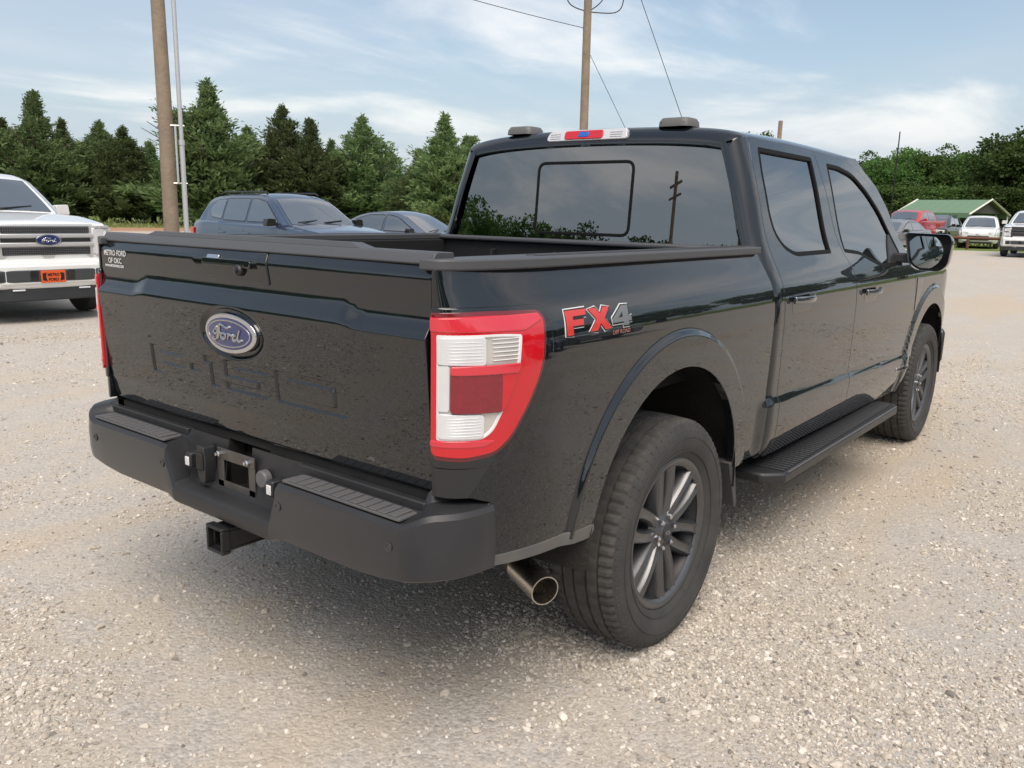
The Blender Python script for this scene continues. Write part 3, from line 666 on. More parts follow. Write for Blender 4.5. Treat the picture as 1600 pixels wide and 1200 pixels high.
for nm, od, wd_, in (('rear_door', rdoor, w1), ('front_door', fdoor, w2)):
    dr = patch(nm, od, SC_, paint, T, step=.022, holes=[wd_], off=.001, rim=.025)
    patch('window_seal', inset(wd_, -.004), SC_, mat('seal_rubber', (.006, .006, .006), .7, spec=.2), dr, step=.03, off=.002, rim=.012, holes=[inset(wd_, .012)])
    patch('window_glass', inset(wd_, .008), SC_, gside, dr, step=.03, off=-.008, rim=0)
    if nm == 'rear_door': xh, zh = 1.115, 1.160
    else: xh, zh = 2.175, 1.130
    patch('handle_cup', rounded([(xh-.12, zh-.045), (xh+.12, zh-.045), (xh+.12, zh+.03), (xh-.12, zh+.03)], .03, 4), SC_, glossbl, dr, step=.02, off=.002, rim=.003, edge=.005)
    us = np.linspace(xh-.13, xh+.12, 10); P = SC_(us, np.full(10, zh+.010)); k = np.sin(np.linspace(.25, math.pi-.25, 10))*.040+.004; P[:, 1] -= k
    V, F = [], []
    for p in P:
        for (dy, dz) in ((-.008, -.014), (-.011, 0), (-.008, .014), (.004, .016), (.006, 0), (.004, -.016)): V.append((p[0], p[1]+dy, p[2]+dz))
    for i in range(9):
        for j in range(6): F.append((i*6+j, i*6+(j+1) % 6, i*6+6+(j+1) % 6, i*6+6+j))
    F += [(0, 1, 2, 3, 4, 5)[::-1], tuple(range(54, 60))]
    bev(mk('door_handle', V, F, mat('handle_chrome', (.30, .31, .32), .10, metal=1), dr, 50), .003)
    # the dents/trim on the sill moulding
    mir(dr)
    P = SC_(np.linspace(od[0][0]+.05, od[0][0]+.9, 6), np.full(6, 1.0))
bdg = patch('fender_badge', rounded([(2.90, .595), (3.175, .588), (3.180, .612), (2.905, .620)], .004, 2), SC_, badgem, T, step=.03, off=.004, rim=.004); mir(bdg)
patch('badge_inlay', rounded([(2.915, .600), (3.165, .594), (3.168, .606), (2.918, .613)], .002, 2), SC_, decblk, bdg, step=.03, off=.0052, rim=.002)
# ---- rear window, frame round the sliding pane
def SR(u, v): return np.stack([.862+lean(v)-RW+.010+.02*(np.asarray(u)/.9)**2, u+0*v, v+0*u], 1)
def hw(z): y, zz = sect(np.array([.9]), np.array([z])); return float(y[0])-.056
zs = [1.372, 1.5, 1.6, 1.7, 1.78]
g = [(hw(z), z) for z in zs]+[(hw(1.80)-.03, 1.822), (.5, 1.840), (0, 1.845)]
rg = [(-y, z) for y, z in g]+g[::-1][1:]
rw = patch('rear_window', rg, SR, gtint, T, step=.05, flip=True, rim=.0)
patch('window_border', inset(rg, -.012), SR, glossbl, rw, step=.05, off=.002, flip=True, rim=.01, holes=[inset(rg, .012)])
sl_ = rounded([(.27, 1.415), (-.27, 1.415), (-.27, 1.755), (.27, 1.755)], .045, 5)
patch('slider_frame', sl_, SR, mat('seal_rubber', (.006, .006, .006), .7, spec=.2), rw, step=.04, off=.0035, flip=True, rim=.004, holes=[inset(sl_, .009)])
patch('cab_back_panel', [(-.90, .55), (.90, .55), (.885, 1.385), (-.885, 1.385)], lambda u, v: SR(u, v)+np.array([.003, 0, 0]), paint, T, step=.06, flip=True, rim=.0)
# ---- third brake lamp
def SL(u, v): return np.stack([.862+lean(1.87)-RW*.93+.35*(v-1.868)+0*u, u+0*v, v+0*u], 1)
tb = patch('high_brake_lamp', rounded([(.22, 1.853), (-.22, 1.853), (-.215, 1.893), (.205, 1.893)], [.02, .008, .008, .03], 4), SL, mat('lamp_clear_chmsl', (.62, .62, .63), .15, coat=1), T, step=.03, off=.008, flip=True, rim=.03, edge=.005)
patch('brake_lens', rounded([(.115, 1.856), (-.095, 1.856), (-.095, 1.890), (.115, 1.890)], .012, 4), SL, redlens, tb, step=.03, off=.012, flip=True, rim=.006)
patch('protective_film', rounded([(.037, 1.864), (-.017, 1.864), (-.017, 1.882), (.030, 1.885)], .004, 2), SL, mat('film_blue', (.02, .13, .50), .4), tb, step=.03, off=.0145, flip=True, rim=.002)
for k in range(3):
    for s in (-1, 1): MB().tube([(.862+lean(1.87)-RW*.93-.009+.35*(.862+.010*k+1-1.868), s*.13+(.01 if s > 0 else -.005), 1.862+.010*k), (.862+lean(1.87)-RW*.93-.009+.35*(.862+.010*k+1-1.868), s*.20, 1.862+.010*k)], .0013, 4).obj('lens_rib', chrome, tb)
# ---- roof pods
for s in (1, -1):
    q = rounded([(.90, s*.40), (.90, s*.46), (.96, s*.515), (1.02, s*.515), (1.02, s*.36), (.96, s*.36)], .03, 4) if False else rounded([(.86, s*.352), (.86, s*.508), (1.0, s*.508), (1.0, s*.352)], .04, 5)
    zb_ = 1.898
    V = [(x, y, zb_) for x, y in q]+[(.93+(x-.93)*.97, s*.43+(y-s*.43)*.97, zb_+.022) for x, y in q]+[(.93+(x-.93)*.80, s*.43+(y-s*.43)*.85, zb_+.038) for x, y in q]
    n = len(q); F = [(i, (i+1) % n, n+(i+1) % n, n+i) for i in range(n)]+[(n+i, n+(i+1) % n, 2*n+(i+1) % n, 2*n+i) for i in range(n)]+[tuple(range(2*n, 3*n))]
    if s < 0: F = [f[::-1] for f in F]
    bev(mk('roof_pod', V, F, mat('pod_grey', (.12, .12, .115), .5), T, 50), .003)
# ---- fender, hood, windscreen and front end
af0 = math.pi-math.asin((.70-FC[1])/FC[2]); af1 = math.asin((.52-FC[1])/FC[2])
fen = [(3.215, .70)]+arc(FC, af0, af1)[1:]+[(4.35, .50), (4.50, .60), (4.56, .8), (4.52, 1.0), (4.42, 1.12), (4.0, 1.19), (3.5, 1.225), (3.145, 1.24), (3.145, 1.225), (3.215, .93)]
fn = patch('front_fender', fen, SC_, paint, T, step=.014, rim=.02); mir(fn)
def SH(u, v):
    w = .93-.16*np.clip((u-3.95)/.6, 0, 2)**2.2; t = np.clip(np.abs(v)/w, 0, 1)
    z = 1.238+.075*(1-t**2.4)**.6-.018*(np.clip(u-3.1, 0, 3)/1.2)**1.5-.16*np.clip((u-4.25)/.3, 0, 1.3)**2
    return np.stack([u+0*v, v+0*u, z], 1)
patch('hood', [(3.10, -.925), (3.6, -.925), (4.0, -.92), (4.30, -.87), (4.46, -.80), (4.50, -.4), (4.51, 0), (4.50, .4), (4.46, .80), (4.30, .87), (4.0, .92), (3.6, .925), (3.10, .925)], SH, paint, T, step=.05, rim=.03)
def SW(u, v): return np.stack([3.14-.655*v-.10*(np.asarray(u)/.9)**2, u+0*v, 1.275+.60*v-.012*(np.asarray(u)/.8)**2], 1)
patch('windscreen', [(-.90, 0), (.90, 0), (.70, .985), (-.70, .985)], SW, gclear, T, step=.06, rim=0)
ff = MB().prism([(4.40, -.80), (4.58, -.78), (4.63, -.4), (4.64, 0), (4.63, .4), (4.58, .78), (4.40, .80)], 'xy', .55, 1.10).obj('front_fascia', paint, T, b=.02)
MB().prism([(4.60, -.58), (4.645, -.56), (4.655, 0), (4.645, .56), (4.60, .58)], 'xy', .78, 1.06).obj('grille', blackpl, T, b=.01)
for s in (-1, 1): MB().prism([(4.38, s*.86), (4.58, s*.80), (4.645, s*.60), (4.5, s*.60)], 'xy', .86, 1.08).obj('headlamp', clearlens, T, b=.015)
MB().prism([(4.35, -.97), (4.60, -.90), (4.72, -.5), (4.73, 0), (4.72, .5), (4.60, .90), (4.35, .97)], 'xy', .46, .72).obj('front_bumper', bumpm, T, b=.03)
vt = patch('fender_vent', rounded([(3.205, .96), (3.235, .95), (3.36, 1.12), (3.36, 1.15), (3.20, 1.165)], .01, 3), SC_, glossbl, T, step=.03, off=.003, rim=.004); mir(vt)
# ---- mirror
def build_mirror():
    mp = rounded([(-.985, 1.448), (-1.225, 1.443), (-1.245, 1.40), (-1.232, 1.27), (-1.20, 1.232), (-1.07, 1.232), (-1.02, 1.27)], [.02, .03, .03, .03, .04, .04, .05], 4)
    hd = MB(); n = len(mp); c = np.mean(mp, 0)
    rings = [(2.745, .94), (2.738, .985), (2.75, 1.0), (2.80, .99), (2.86, .90), (2.895, .70), (2.905, .4)]
    V = [(x, c[0]+(p[0]-c[0])*k, c[1]+(p[1]-c[1])*k) for x, k in rings for p in mp]
    F = [(j*n+i, j*n+(i+1) % n, (j+1)*n+(i+1) % n, (j+1)*n+i) for j in range(len(rings)-1) for i in range(n)]+[tuple(range(n))[::-1], tuple(range((len(rings)-1)*n, len(rings)*n))]
    ar = area(mp)
    H = mk('door_mirror', V, F if ar > 0 else [f[::-1] for f in F], glossbl, T, 40)
    gp = [(c[0]+(p[0]-c[0])*.84, c[1]+(p[1]-c[1])*.84) for p in mp]
    def SM(u, v): return np.stack([2.7405+0*u+.02*(u+1.1)*0, u+0*v, v+0*u], 1)
    patch('mirror_glass', gp, lambda u, v: np.stack([2.7425+.25*(np.asarray(u)+1.1)**2+.25*(np.asarray(v)-1.34)**2, u+0*v, v+0*u], 1), mirrorm, H, step=.02, flip=True, rim=.006)
    MB().prism([(2.76, -.92), (2.90, -.92), (2.86, -1.05), (2.78, -1.05)], 'xy', 1.27, 1.325).obj('mirror_arm', blackpl, H, b=.01)
    patch('mirror_sail', rounded([(2.60, 1.262), (2.885, 1.26), (2.895, 1.33), (2.80, 1.44)], .02, 3), SC_, blackpl, H, step=.03, off=-.001, rim=.01)
    return H
mr_ = build_mirror(); mir(mr_)
MB().tube([(3.2, -.78, 1.25), (3.2, -.78, 1.50), (3.205, -.78, 2.06)], [.0075, .005, .0035], 8).obj('antenna', darkm, T)
# ---- running boards
rb = MB().prism([(.80, -.86), (.80, -.985), (.875, -1.062), (2.62, -1.082), (2.70, -1.05), (2.72, -.90), (2.72, -.86)], 'xy', .392, .440).obj('running_board', blackpl, T, b=.012)
rr = MB()
for k in range(50):
    x = .90+.0345*k
    rr.box(x, x+.017, -1.045, -.90, .4385, .4475)
rr.obj('tread_rib', mat('step_rib', (.035, .035, .037), .45), rb, b=.002)
MB().tube([(.90, -1.062, .4395), (2.62, -1.078, .4395)], .004, 6).obj('edge_strip', greypl, rb)
for x in (1.0, 1.8, 2.5): MB().box(x-.04, x+.04, -.90, -.60, .385, .43).obj('step_bracket', darkm, rb)
mir(rb)
# ---- wheels
def build_wheel():
    w = bpy.data.objects.new('wheel', None); COL.objects.link(w); w.parent = T
    # axle along -y is outward
    tp = [(.262, .10), (.30, .125), (.345, .137), (.383, .132), (.402, .118), (.412, .104)]
    tread = []
    gro = [(-.068, .010), (-.024, .012), (.024, .012), (.068, .010)]
    ys = sorted(set([.104, -.104]+[g+s*h for g, h in gro for s in (-.5, .5)]+[g+s*h*.35 for g, h in gro for s in (-1, 1)]), reverse=True)
    for y in ys:
        ing = any(abs(y-g) < h*.4 for g, h in gro); crown = .416-.004*(abs(y)/.1)**2
        tread.append((crown-.009 if ing else crown, y))
    prof = tp[:-1]+tread+[(r, -a) for r, a in tp[:-1][::-1]]
    nside = len(tp)-1; nT = len(tread); NSEG = 216
    def rf(i, j):
        if j in (nside-1, nside+nT): return -.004 if i % 3 == 0 else 0
        if j in (nside, nside+nT-1): return -.0085 if i % 3 == 0 else 0
        if nside < j < nside+nT-1:
            y = prof[j][1]
            if abs(y) > .07: return -.005 if i % 3 == 0 else 0
            if abs(y) < .022: return -.003 if (i+1) % 4 == 0 else 0
            return -.003 if i % 4 == 0 else 0
        return 0
    t = MB().lathe(prof, (0, 0, 0), ax=1, n=NSEG, cap=False, radf=rf)
    # split tread from sidewalls
    k = len(prof); Fs, Ft = [], []
    for q, f in enumerate(t.F):
        j = q % (k-1); (Ft if nside-1 <= j <= nside+nT-1 else Fs).append(f)
    ty = mk('tyre', t.V, Fs, rubber, w, 60); mk('tread', t.V, Ft, treadm, ty, 25)
    lt = MB()
    for a in range(0, 360, 5):                          # raised ribs on the sidewall shoulder
        c_, s_ = math.cos(R(a)), math.sin(R(a))
        lt.tube([(c_*.372, -.1345, s_*.372), (c_*.395, -.124, s_*.395)], .0022, 4)
    for r_ in (.300, .352):
        lt.tube([(r_*math.cos(R(a)), -(.1262 if r_ < .32 else .1370), r_*math.sin(R(a))) for a in range(0, 361, 6)], .0018, 4)
    lt.obj('sidewall_rib', rubber, ty)
    rim = MB().lathe([(.215, .11), (.235, .10), (.225, .02), (.235, -.06), (.252, -.095), (.264, -.108), (.270, -.112), (.271, -.106), (.268, -.098)], (0, 0, 0), ax=1, n=96, cap=False)
    rim.obj('rim_barrel', barrelm, w, 50)
    lip = MB().lathe([(.242, -.096), (.250, -.105), (.260, -.1105), (.268, -.1125), (.2735, -.109), (.272, -.100)], (0, 0, 0), ax=1, n=96, cap=False).obj('rim_lip', wheelm, w, 50)
    hub = MB().lathe([(.0, -.098), (.03, -.098), (.036, -.094), (.042, -.088), (.085, -.080), (.095, -.070), (.095, -.02)], (0, 0, 0), ax=1, n=48, cap=False).obj('hub', wheelm, w, 40)
    MB().lathe([(0, -.1035), (.026, -.1025), (.031, -.098)], (0, 0, 0), ax=1, n=32, cap=False).obj('centre_cap', blackpl, hub)
    MB().tube([(.014*math.cos(a), -.103, .006*math.sin(a)) for a in np.linspace(0, 2*math.pi, 20)], .0012, 4).obj('cap_emblem', badgem, hub)
    for q in range(6):
        base = R(90+60*q+7)
        for s in (-1, 1):
            V = []; N = 9
            for i in range(N):
                f = i/(N-1); r = .055+.203*f
                ang = base+s*R(21-12.0*f**.7); wd = .040-.006*math.sin(f*math.pi)+.006*max(0, f-.75)*4
                yy = -.081-.012*math.sin(f*2.6)+.0-.012*f**3
                ct, st = math.cos(ang), math.sin(ang); tx, tz = -st, ct
                for (dw, dy) in ((-1.2, .05), (-1.0, .008), (-.66, -.003), (-.22, .002), (.22, .002), (.66, -.003), (1.0, .008), (1.2, .05)):
                    V.append((r*ct+tx*wd*dw*.62, yy+dy, r*st+tz*wd*dw*.62))
            F = [(i*8+j, i*8+j+1, i*8+9+j, i*8+8+j) for i in range(N-1) for j in range(7)]
            F = [f[::-1] for f in F]
            mk('spoke', V, F, wheelm, w, 48)
        an = R(90+60*q+37); MB().lathe([(.0, -.104), (.005, -.104), (.0095, -.100), (.0105, -.082)], (.057*math.cos(an), 0, .057*math.sin(an)), ax=1, n=6, cap=False).obj('lug_nut', chrome, w)
    MB().lathe([(.06, -.015), (.175, -.015), (.175, .012), (.06, .012)], (0, 0, 0), ax=1, n=40).obj('brake_disc', mat('disc', (.16, .15, .14), .45, metal=.9), w)
    MB().box(.10, .19, -.035, .03, -.07, .07).obj('brake_caliper', darkm, w, b=.01)
    MB().lathe([(.225, .015), (.226, .02), (0, .02)], (0, 0, 0), ax=1, n=40, cap=False).obj('brake_shield', darkm, w)
    bx_ = MB().box(-.232, -.224, -.085, -.07, -.008, .012).obj('balance_weight', decwht, w)
    return w
wh = build_wheel(); wh.location = (0, -.862, .4085)
for (x, y, ry) in ((3.693, -.862, .35), (0, .862, .8), (3.693, .862, 1.9)):
    c = copytree(wh); c.parent = T; c.location = (x, y, .4085)
    c.rotation_euler = (0, ry, 0) if y < 0 else (0, ry, math.pi)
# ---- cabin
for (x, y) in ((2.15, -.40), (2.15, .40)):
    s_ = MB().prism([(x+.25, .85), (x-.25, .82), (x-.30, .88), (x-.38, 1.42), (x-.28, 1.44), (x-.17, .98), (x+.25, 1.0)], 'xz', y-.25, y+.25).obj('front_seat', seatm, T, b=.03)
    MB().box(x-.42, x-.32, y-.13, y+.13, 1.47, 1.66).obj('headrest', seatm, s_, b=.03)
s_ = MB().prism([(1.45, .85), (1.0, .82), (.95, 1.38), (1.07, 1.40), (1.12, 1.0), (1.45, 1.0)], 'xz', -.72, .72).obj('rear_seat', seatm, T, b=.03)
for y in (-.45, 0, .45): MB().box(.93, 1.02, y-.13, y+.13, 1.41, 1.56).obj('headrest', seatm, s_, b=.03)
MB().box(2.75, 3.1, -.86, .86, .95, 1.27).obj('dashboard', seatm, T, b=.05)
MB().lathe([(.17, -.012), (.185, 0), (.17, .012), (.16, 0)], (2.62, .40, 1.2), ax=0, n=28, cap=False).obj('steering_wheel', seatm, T)
# ================================================================== ground
def noise_node(n, l, vec, scale, detail=4, rough=.6, dist=0):
    z = n.new('ShaderNodeTexNoise'); z.inputs['Scale'].default_value = scale; z.inputs['Detail'].default_value = detail; z.inputs['Roughness'].default_value = rough
    z.inputs['Distortion'].default_value = dist; l.new(vec, z.inputs['Vector']); return z.outputs[0]
def ramp(n, l, fac, lo, hi, a=0., b=1.):
    q = n.new('ShaderNodeMapRange'); q.interpolation_type = 'SMOOTHSTEP'; l.new(fac, q.inputs[0])
    q.inputs[1].default_value = lo; q.inputs[2].default_value = hi; q.inputs[3].default_value = a; q.inputs[4].default_value = b; return q.outputs[0]
def mixc(n, l, fac, a, b, mode='MIX'):
    q = n.new('ShaderNodeMix'); q.data_type = 'RGBA'; q.blend_type = mode
    if isinstance(fac, (int, float)): q.inputs[0].default_value = fac
    else: l.new(fac, q.inputs[0])
    for i, c in ((6, a), (7, b)):
        if isinstance(c, tuple): q.inputs[i].default_value = (*c, 1)
        else: l.new(c, q.inputs[i])
    return q.outputs[2]
def math_(n, l, op, a, b):
    q = n.new('ShaderNodeMath'); q.operation = op
    for i, c in enumerate((a, b)):
        if isinstance(c, (int, float)): q.inputs[i].default_value = c
        else: l.new(c, q.inputs[i])
    return q.outputs[0]
GM = bpy.data.materials.new('gravel_ground'); GM.use_nodes = True
n, l = GM.node_tree.nodes, GM.node_tree.links; b = n['Principled BSDF']
geo = n.new('ShaderNodeNewGeometry'); pos = geo.outputs['Position']
sx = n.new('ShaderNodeSeparateXYZ'); l.new(pos, sx.inputs[0])
flat = n.new('ShaderNodeCombineXYZ'); l.new(sx.outputs[0], flat.inputs[0]); l.new(sx.outputs[1], flat.inputs[1]); fv = flat.outputs[0]
ln_ = n.new('ShaderNodeVectorMath'); ln_.operation = 'LENGTH'; l.new(fv, ln_.inputs[0]); rad = ln_.outputs['Value']
big = noise_node(n, l, fv, .55, 5, .6, .3); med = noise_node(n, l, fv, 3.2, 5, .65, .2); fine = noise_node(n, l, fv, 38, 5, .7); vf = noise_node(n, l, fv, 140, 3, .6)
vor = n.new('ShaderNodeTexVoronoi'); vor.inputs['Scale'].default_value = 85; l.new(fv, vor.inputs['Vector'])
vor2 = n.new('ShaderNodeTexVoronoi'); vor2.inputs['Scale'].default_value = 46; l.new(fv, vor2.inputs['Vector'])
c = mixc(n, l, ramp(n, l, big, .40, .62), (.50, .455, .395), (.49, .425, .34))
c = mixc(n, l, ramp(n, l, med, .42, .66), c, (.46, .425, .38))
peb = n.new('ShaderNodeSeparateColor'); l.new(vor.outputs['Color'], peb.inputs[0])
pc = mixc(n, l, peb.outputs[0], (.30, .27, .24), (.62, .57, .505))
c = mixc(n, l, math_(n, l, 'MULTIPLY', ramp(n, l, med, .30, .62), .55), c, pc)
c = mixc(n, l, math_(n, l, 'MULTIPLY', ramp(n, l, fine, .36, .64), .28), c, mixc(n, l, .5, c, (.22, .185, .15)))
c = mixc(n, l, math_(n, l, 'MULTIPLY', ramp(n, l, vf, .55, .72), .35), c, (.66, .60, .53))
mpn = n.new('ShaderNodeMapping'); mpn.inputs['Rotation'].default_value = (0, 0, -.25); mpn.inputs['Scale'].default_value = (.10, .75, 1); l.new(fv, mpn.inputs[0])
trk = noise_node(n, l, mpn.outputs[0], 1.0, 5, .6, .3)
c = mixc(n, l, ramp(n, l, trk, .50, .62, 0, .55), c, (.50, .40, .29))
c = mixc(n, l, ramp(n, l, trk, .46, .34, 0, .45), c, (.42, .395, .36))
edge = noise_node(n, l, fv, .10, 4, .6)
rr_ = math_(n, l, 'ADD', rad, math_(n, l, 'MULTIPLY', edge, 7.0))
dirt = mixc(n, l, med, (.36, .18, .10), (.40, .26, .16))
gr = mixc(n, l, ramp(n, l, noise_node(n, l, fv, .35, 5, .6), .38, .62), (.13, .20, .04), (.22, .235, .08))
gr = mixc(n, l, ramp(n, l, fine, .3, .7, 0, .5), gr, (.055, .09, .02))
leftm = ramp(n, l, sx.outputs[1], 14, 24)
c = mixc(n, l, math_(n, l, 'MULTIPLY', ramp(n, l, rr_, 47, 49.5), leftm), c, dirt)
c = mixc(n, l, ramp(n, l, math_(n, l, 'SUBTRACT', rr_, math_(n, l, 'MULTIPLY', leftm, 8.0)), 46.5, 47.5), c, gr)
l.new(c, b.inputs['Base Color']); b.inputs['Roughness'].default_value = .92; b.inputs['Specular IOR Level'].default_value = .25
hgt = math_(n, l, 'ADD', math_(n, l, 'MULTIPLY', fine, .9), math_(n, l, 'ADD', math_(n, l, 'MULTIPLY', vor.outputs['Distance'], -.55), math_(n, l, 'MULTIPLY', vor2.outputs['Distance'], -.5)))
hgt = math_(n, l, 'ADD', hgt, math_(n, l, 'MULTIPLY', med, 1.6))
bp_ = n.new('ShaderNodeBump'); bp_.inputs['Strength'].default_value = .55; bp_.inputs['Distance'].default_value = .012; l.new(hgt, bp_.inputs['Height']); l.new(bp_.outputs[0], b.inputs['Normal'])
rads = np.concatenate([[0], np.linspace(1, 20, 39), np.geomspace(21, 1500, 60)]); NA = 120
V = [(0.5, 0, 0)]; F = []
for r_ in rads[1:]:
    for k in range(NA):
        t = 2*math.pi*k/NA; V.append((.5+r_*math.cos(t), r_*math.sin(t), 0))
V = np.array(V); rr = np.hypot(V[:, 0]-.5, V[:, 1])
rip = .006*np.sin(V[:, 0]*1.9+V[:, 1]*.7)*np.sin(V[:, 1]*2.3-.4)*np.clip((rr-5.5)/3, 0, 1)*np.clip((40-rr)/10, 0, 1)
V[:, 2] = terrain(V[:, 0], V[:, 1])+rip
for k in range(NA): F.append((0, 1+k, 1+(k+1) % NA))
for i in range(len(rads)-2):
    for k in range(NA):
        a = 1+i*NA+k; b2 = 1+i*NA+(k+1) % NA; F.append((a, a+NA, b2+NA, b2))
tag(mk('ground', V, F, GM, sm=80), 'pale gravel and packed dirt lot', kind='structure')

# ---- loose gravel: real stones scattered over the lot, densest near the camera
def vnoise(x, y, seed):
    g = np.random.default_rng(seed).random((64, 64)); xi, yi = np.floor(x).astype(int), np.floor(y).astype(int); fx, fy = x-xi, y-yi
    fx = fx*fx*(3-2*fx); fy = fy*fy*(3-2*fy); G = lambda a, b_: g[a % 64, b_ % 64]
    return (G(xi, yi)*(1-fx)+G(xi+1, yi)*fx)*(1-fy)+(G(xi, yi+1)*(1-fx)+G(xi+1, yi+1)*fx)*fy
def scatter(N, r0, r1, rho):
    az = RNG.uniform(R(-34), R(110), N)
    u = RNG.random(N); t = np.linspace(r0, r1, 4000); w = np.cumsum(rho(t)*t); w /= w[-1]; d_ = np.interp(u, w, t)
    return CX+d_*np.cos(az), CY+d_*np.sin(az), d_
px, py, dd_ = scatter(560000, .9, 12.5, lambda t: np.minimum(1, (2.8/t)**2))
mask = .62*vnoise(px*1.1+5, py*1.1, 1)+.38*vnoise(px*4.3, py*4.3+9, 2)
keep = RNG.random(len(px)) < np.clip((mask-.30)*2.6, .08, 1)
px, py, dd_ = px[keep], py[keep], dd_[keep]
sz = np.exp(RNG.normal(math.log(.0033), .45, len(px))); sz = np.clip(sz, .002, .016)*(1+.03*np.clip(dd_-4, 0, 12))
pm = bpy.data.meshes.new('loose_gravel'); pm.vertices.add(len(px))
pm.vertices.foreach_set('co', np.stack([px, py, terrain(px, py)+sz*.18], 1).astype(np.float32).ravel())
at = pm.attributes.new('sz', 'FLOAT', 'POINT'); at.data.foreach_set('value', sz.astype(np.float32))
ar = pm.attributes.new('rot', 'FLOAT_VECTOR', 'POINT'); ar.data.foreach_set('vector', np.stack([RNG.uniform(-.5, .5, len(px)), RNG.uniform(-.5, .5, len(px)), RNG.uniform(0, 6.28, len(px))], 1).astype(np.float32).ravel())
gv = bpy.data.objects.new('loose_gravel', pm); COL.objects.link(gv); tag(gv, 'loose pale gravel stones strewn over the lot', 'gravel', kind='stuff')
SM_ = bpy.data.materials.new('gravel_stone'); SM_.use_nodes = True; n, l = SM_.node_tree.nodes, SM_.node_tree.links; b = n['Principled BSDF']
oi = n.new('ShaderNodeObjectInfo'); cr = n.new('ShaderNodeValToRGB'); l.new(oi.outputs['Random'], cr.inputs[0])
els = cr.color_ramp.elements; els[0].position = 0; els[0].color = (.20, .18, .16, 1); els[1].position = 1; els[1].color = (.78, .72, .64, 1)
for p_, cl in ((.05, (.30, .27, .24, 1)), (.2, (.44, .385, .315, 1)), (.5, (.53, .465, .385, 1)), (.8, (.60, .54, .46, 1)), (.93, (.70, .64, .57, 1))):
    e_ = els.new(p_); e_.color = cl
l.new(cr.outputs[0], b.inputs['Base Color']); b.inputs['Roughness'].default_value = .85; b.inputs['Specular IOR Level'].default_value = .3
ng = bpy.data.node_groups.new('gravel', 'GeometryNodeTree'); ng.interface.new_socket('Geometry', in_out='INPUT', socket_type='NodeSocketGeometry'); ng.interface.new_socket('Geometry', in_out='OUTPUT', socket_type='NodeSocketGeometry')
gn, gl = ng.nodes, ng.links; gi = gn.new('NodeGroupInput'); go = gn.new('NodeGroupOutput')
g2i = gn.new('GeometryNodeGeometryToInstance')
for k in range(5):
    ic = gn.new('GeometryNodeMeshIcoSphere'); ic.inputs['Radius'].default_value = 1; ic.inputs['Subdivisions'].default_value = 2
    sp = gn.new('GeometryNodeSetPosition'); gl.new(ic.outputs[0], sp.inputs['Geometry'])
    wn_ = gn.new('ShaderNodeTexNoise'); wn_.inputs['Scale'].default_value = .9; wn_.inputs['Detail'].default_value = 1; wn_.noise_dimensions = '4D'; wn_.inputs['W'].default_value = k*7.3
    sb = gn.new('ShaderNodeVectorMath'); sb.operation = 'SUBTRACT'; sb.inputs[1].default_value = (.5, .5, .5); gl.new(wn_.outputs['Color'], sb.inputs[0])
    ml = gn.new('ShaderNodeVectorMath'); ml.operation = 'MULTIPLY'; ml.inputs[1].default_value = (1.7, 1.7, 1.5); gl.new(sb.outputs[0], ml.inputs[0]); gl.new(ml.outputs[0], sp.inputs['Offset'])
    tr = gn.new('GeometryNodeTransform'); tr.inputs['Scale'].default_value = ((1.25, .95, .62), (1.0, 1.0, .8), (1.5, .85, .6), (1.1, 1.0, .5), (.9, 1.2, .75))[k]; gl.new(sp.outputs[0], tr.inputs[0])
    mt_ = gn.new('GeometryNodeSetMaterial'); mt_.inputs['Material'].default_value = SM_; gl.new(tr.outputs[0], mt_.inputs[0]); gl.new(mt_.outputs[0], g2i.inputs[0])
iop = gn.new('GeometryNodeInstanceOnPoints'); iop.inputs['Pick Instance'].default_value = True
m2p = gn.new('GeometryNodeMeshToPoints'); gl.new(gi.outputs[0], m2p.inputs[0]); gl.new(m2p.outputs[0], iop.inputs['Points']); gl.new(g2i.outputs[0], iop.inputs['Instance'])
na = gn.new('GeometryNodeInputNamedAttribute'); na.data_type = 'FLOAT'; na.inputs['Name'].default_value = 'sz'; gl.new(na.outputs['Attribute'], iop.inputs['Scale'])
nr_ = gn.new('GeometryNodeInputNamedAttribute'); nr_.data_type = 'FLOAT_VECTOR'; nr_.inputs['Name'].default_value = 'rot'
er = gn.new('FunctionNodeEulerToRotation'); gl.new(nr_.outputs['Attribute'], er.inputs[0]); gl.new(er.outputs[0], iop.inputs['Rotation'])
gl.new(iop.outputs[0], go.inputs[0])
md = gv.modifiers.new('gravel', 'NODES'); md.node_group = ng

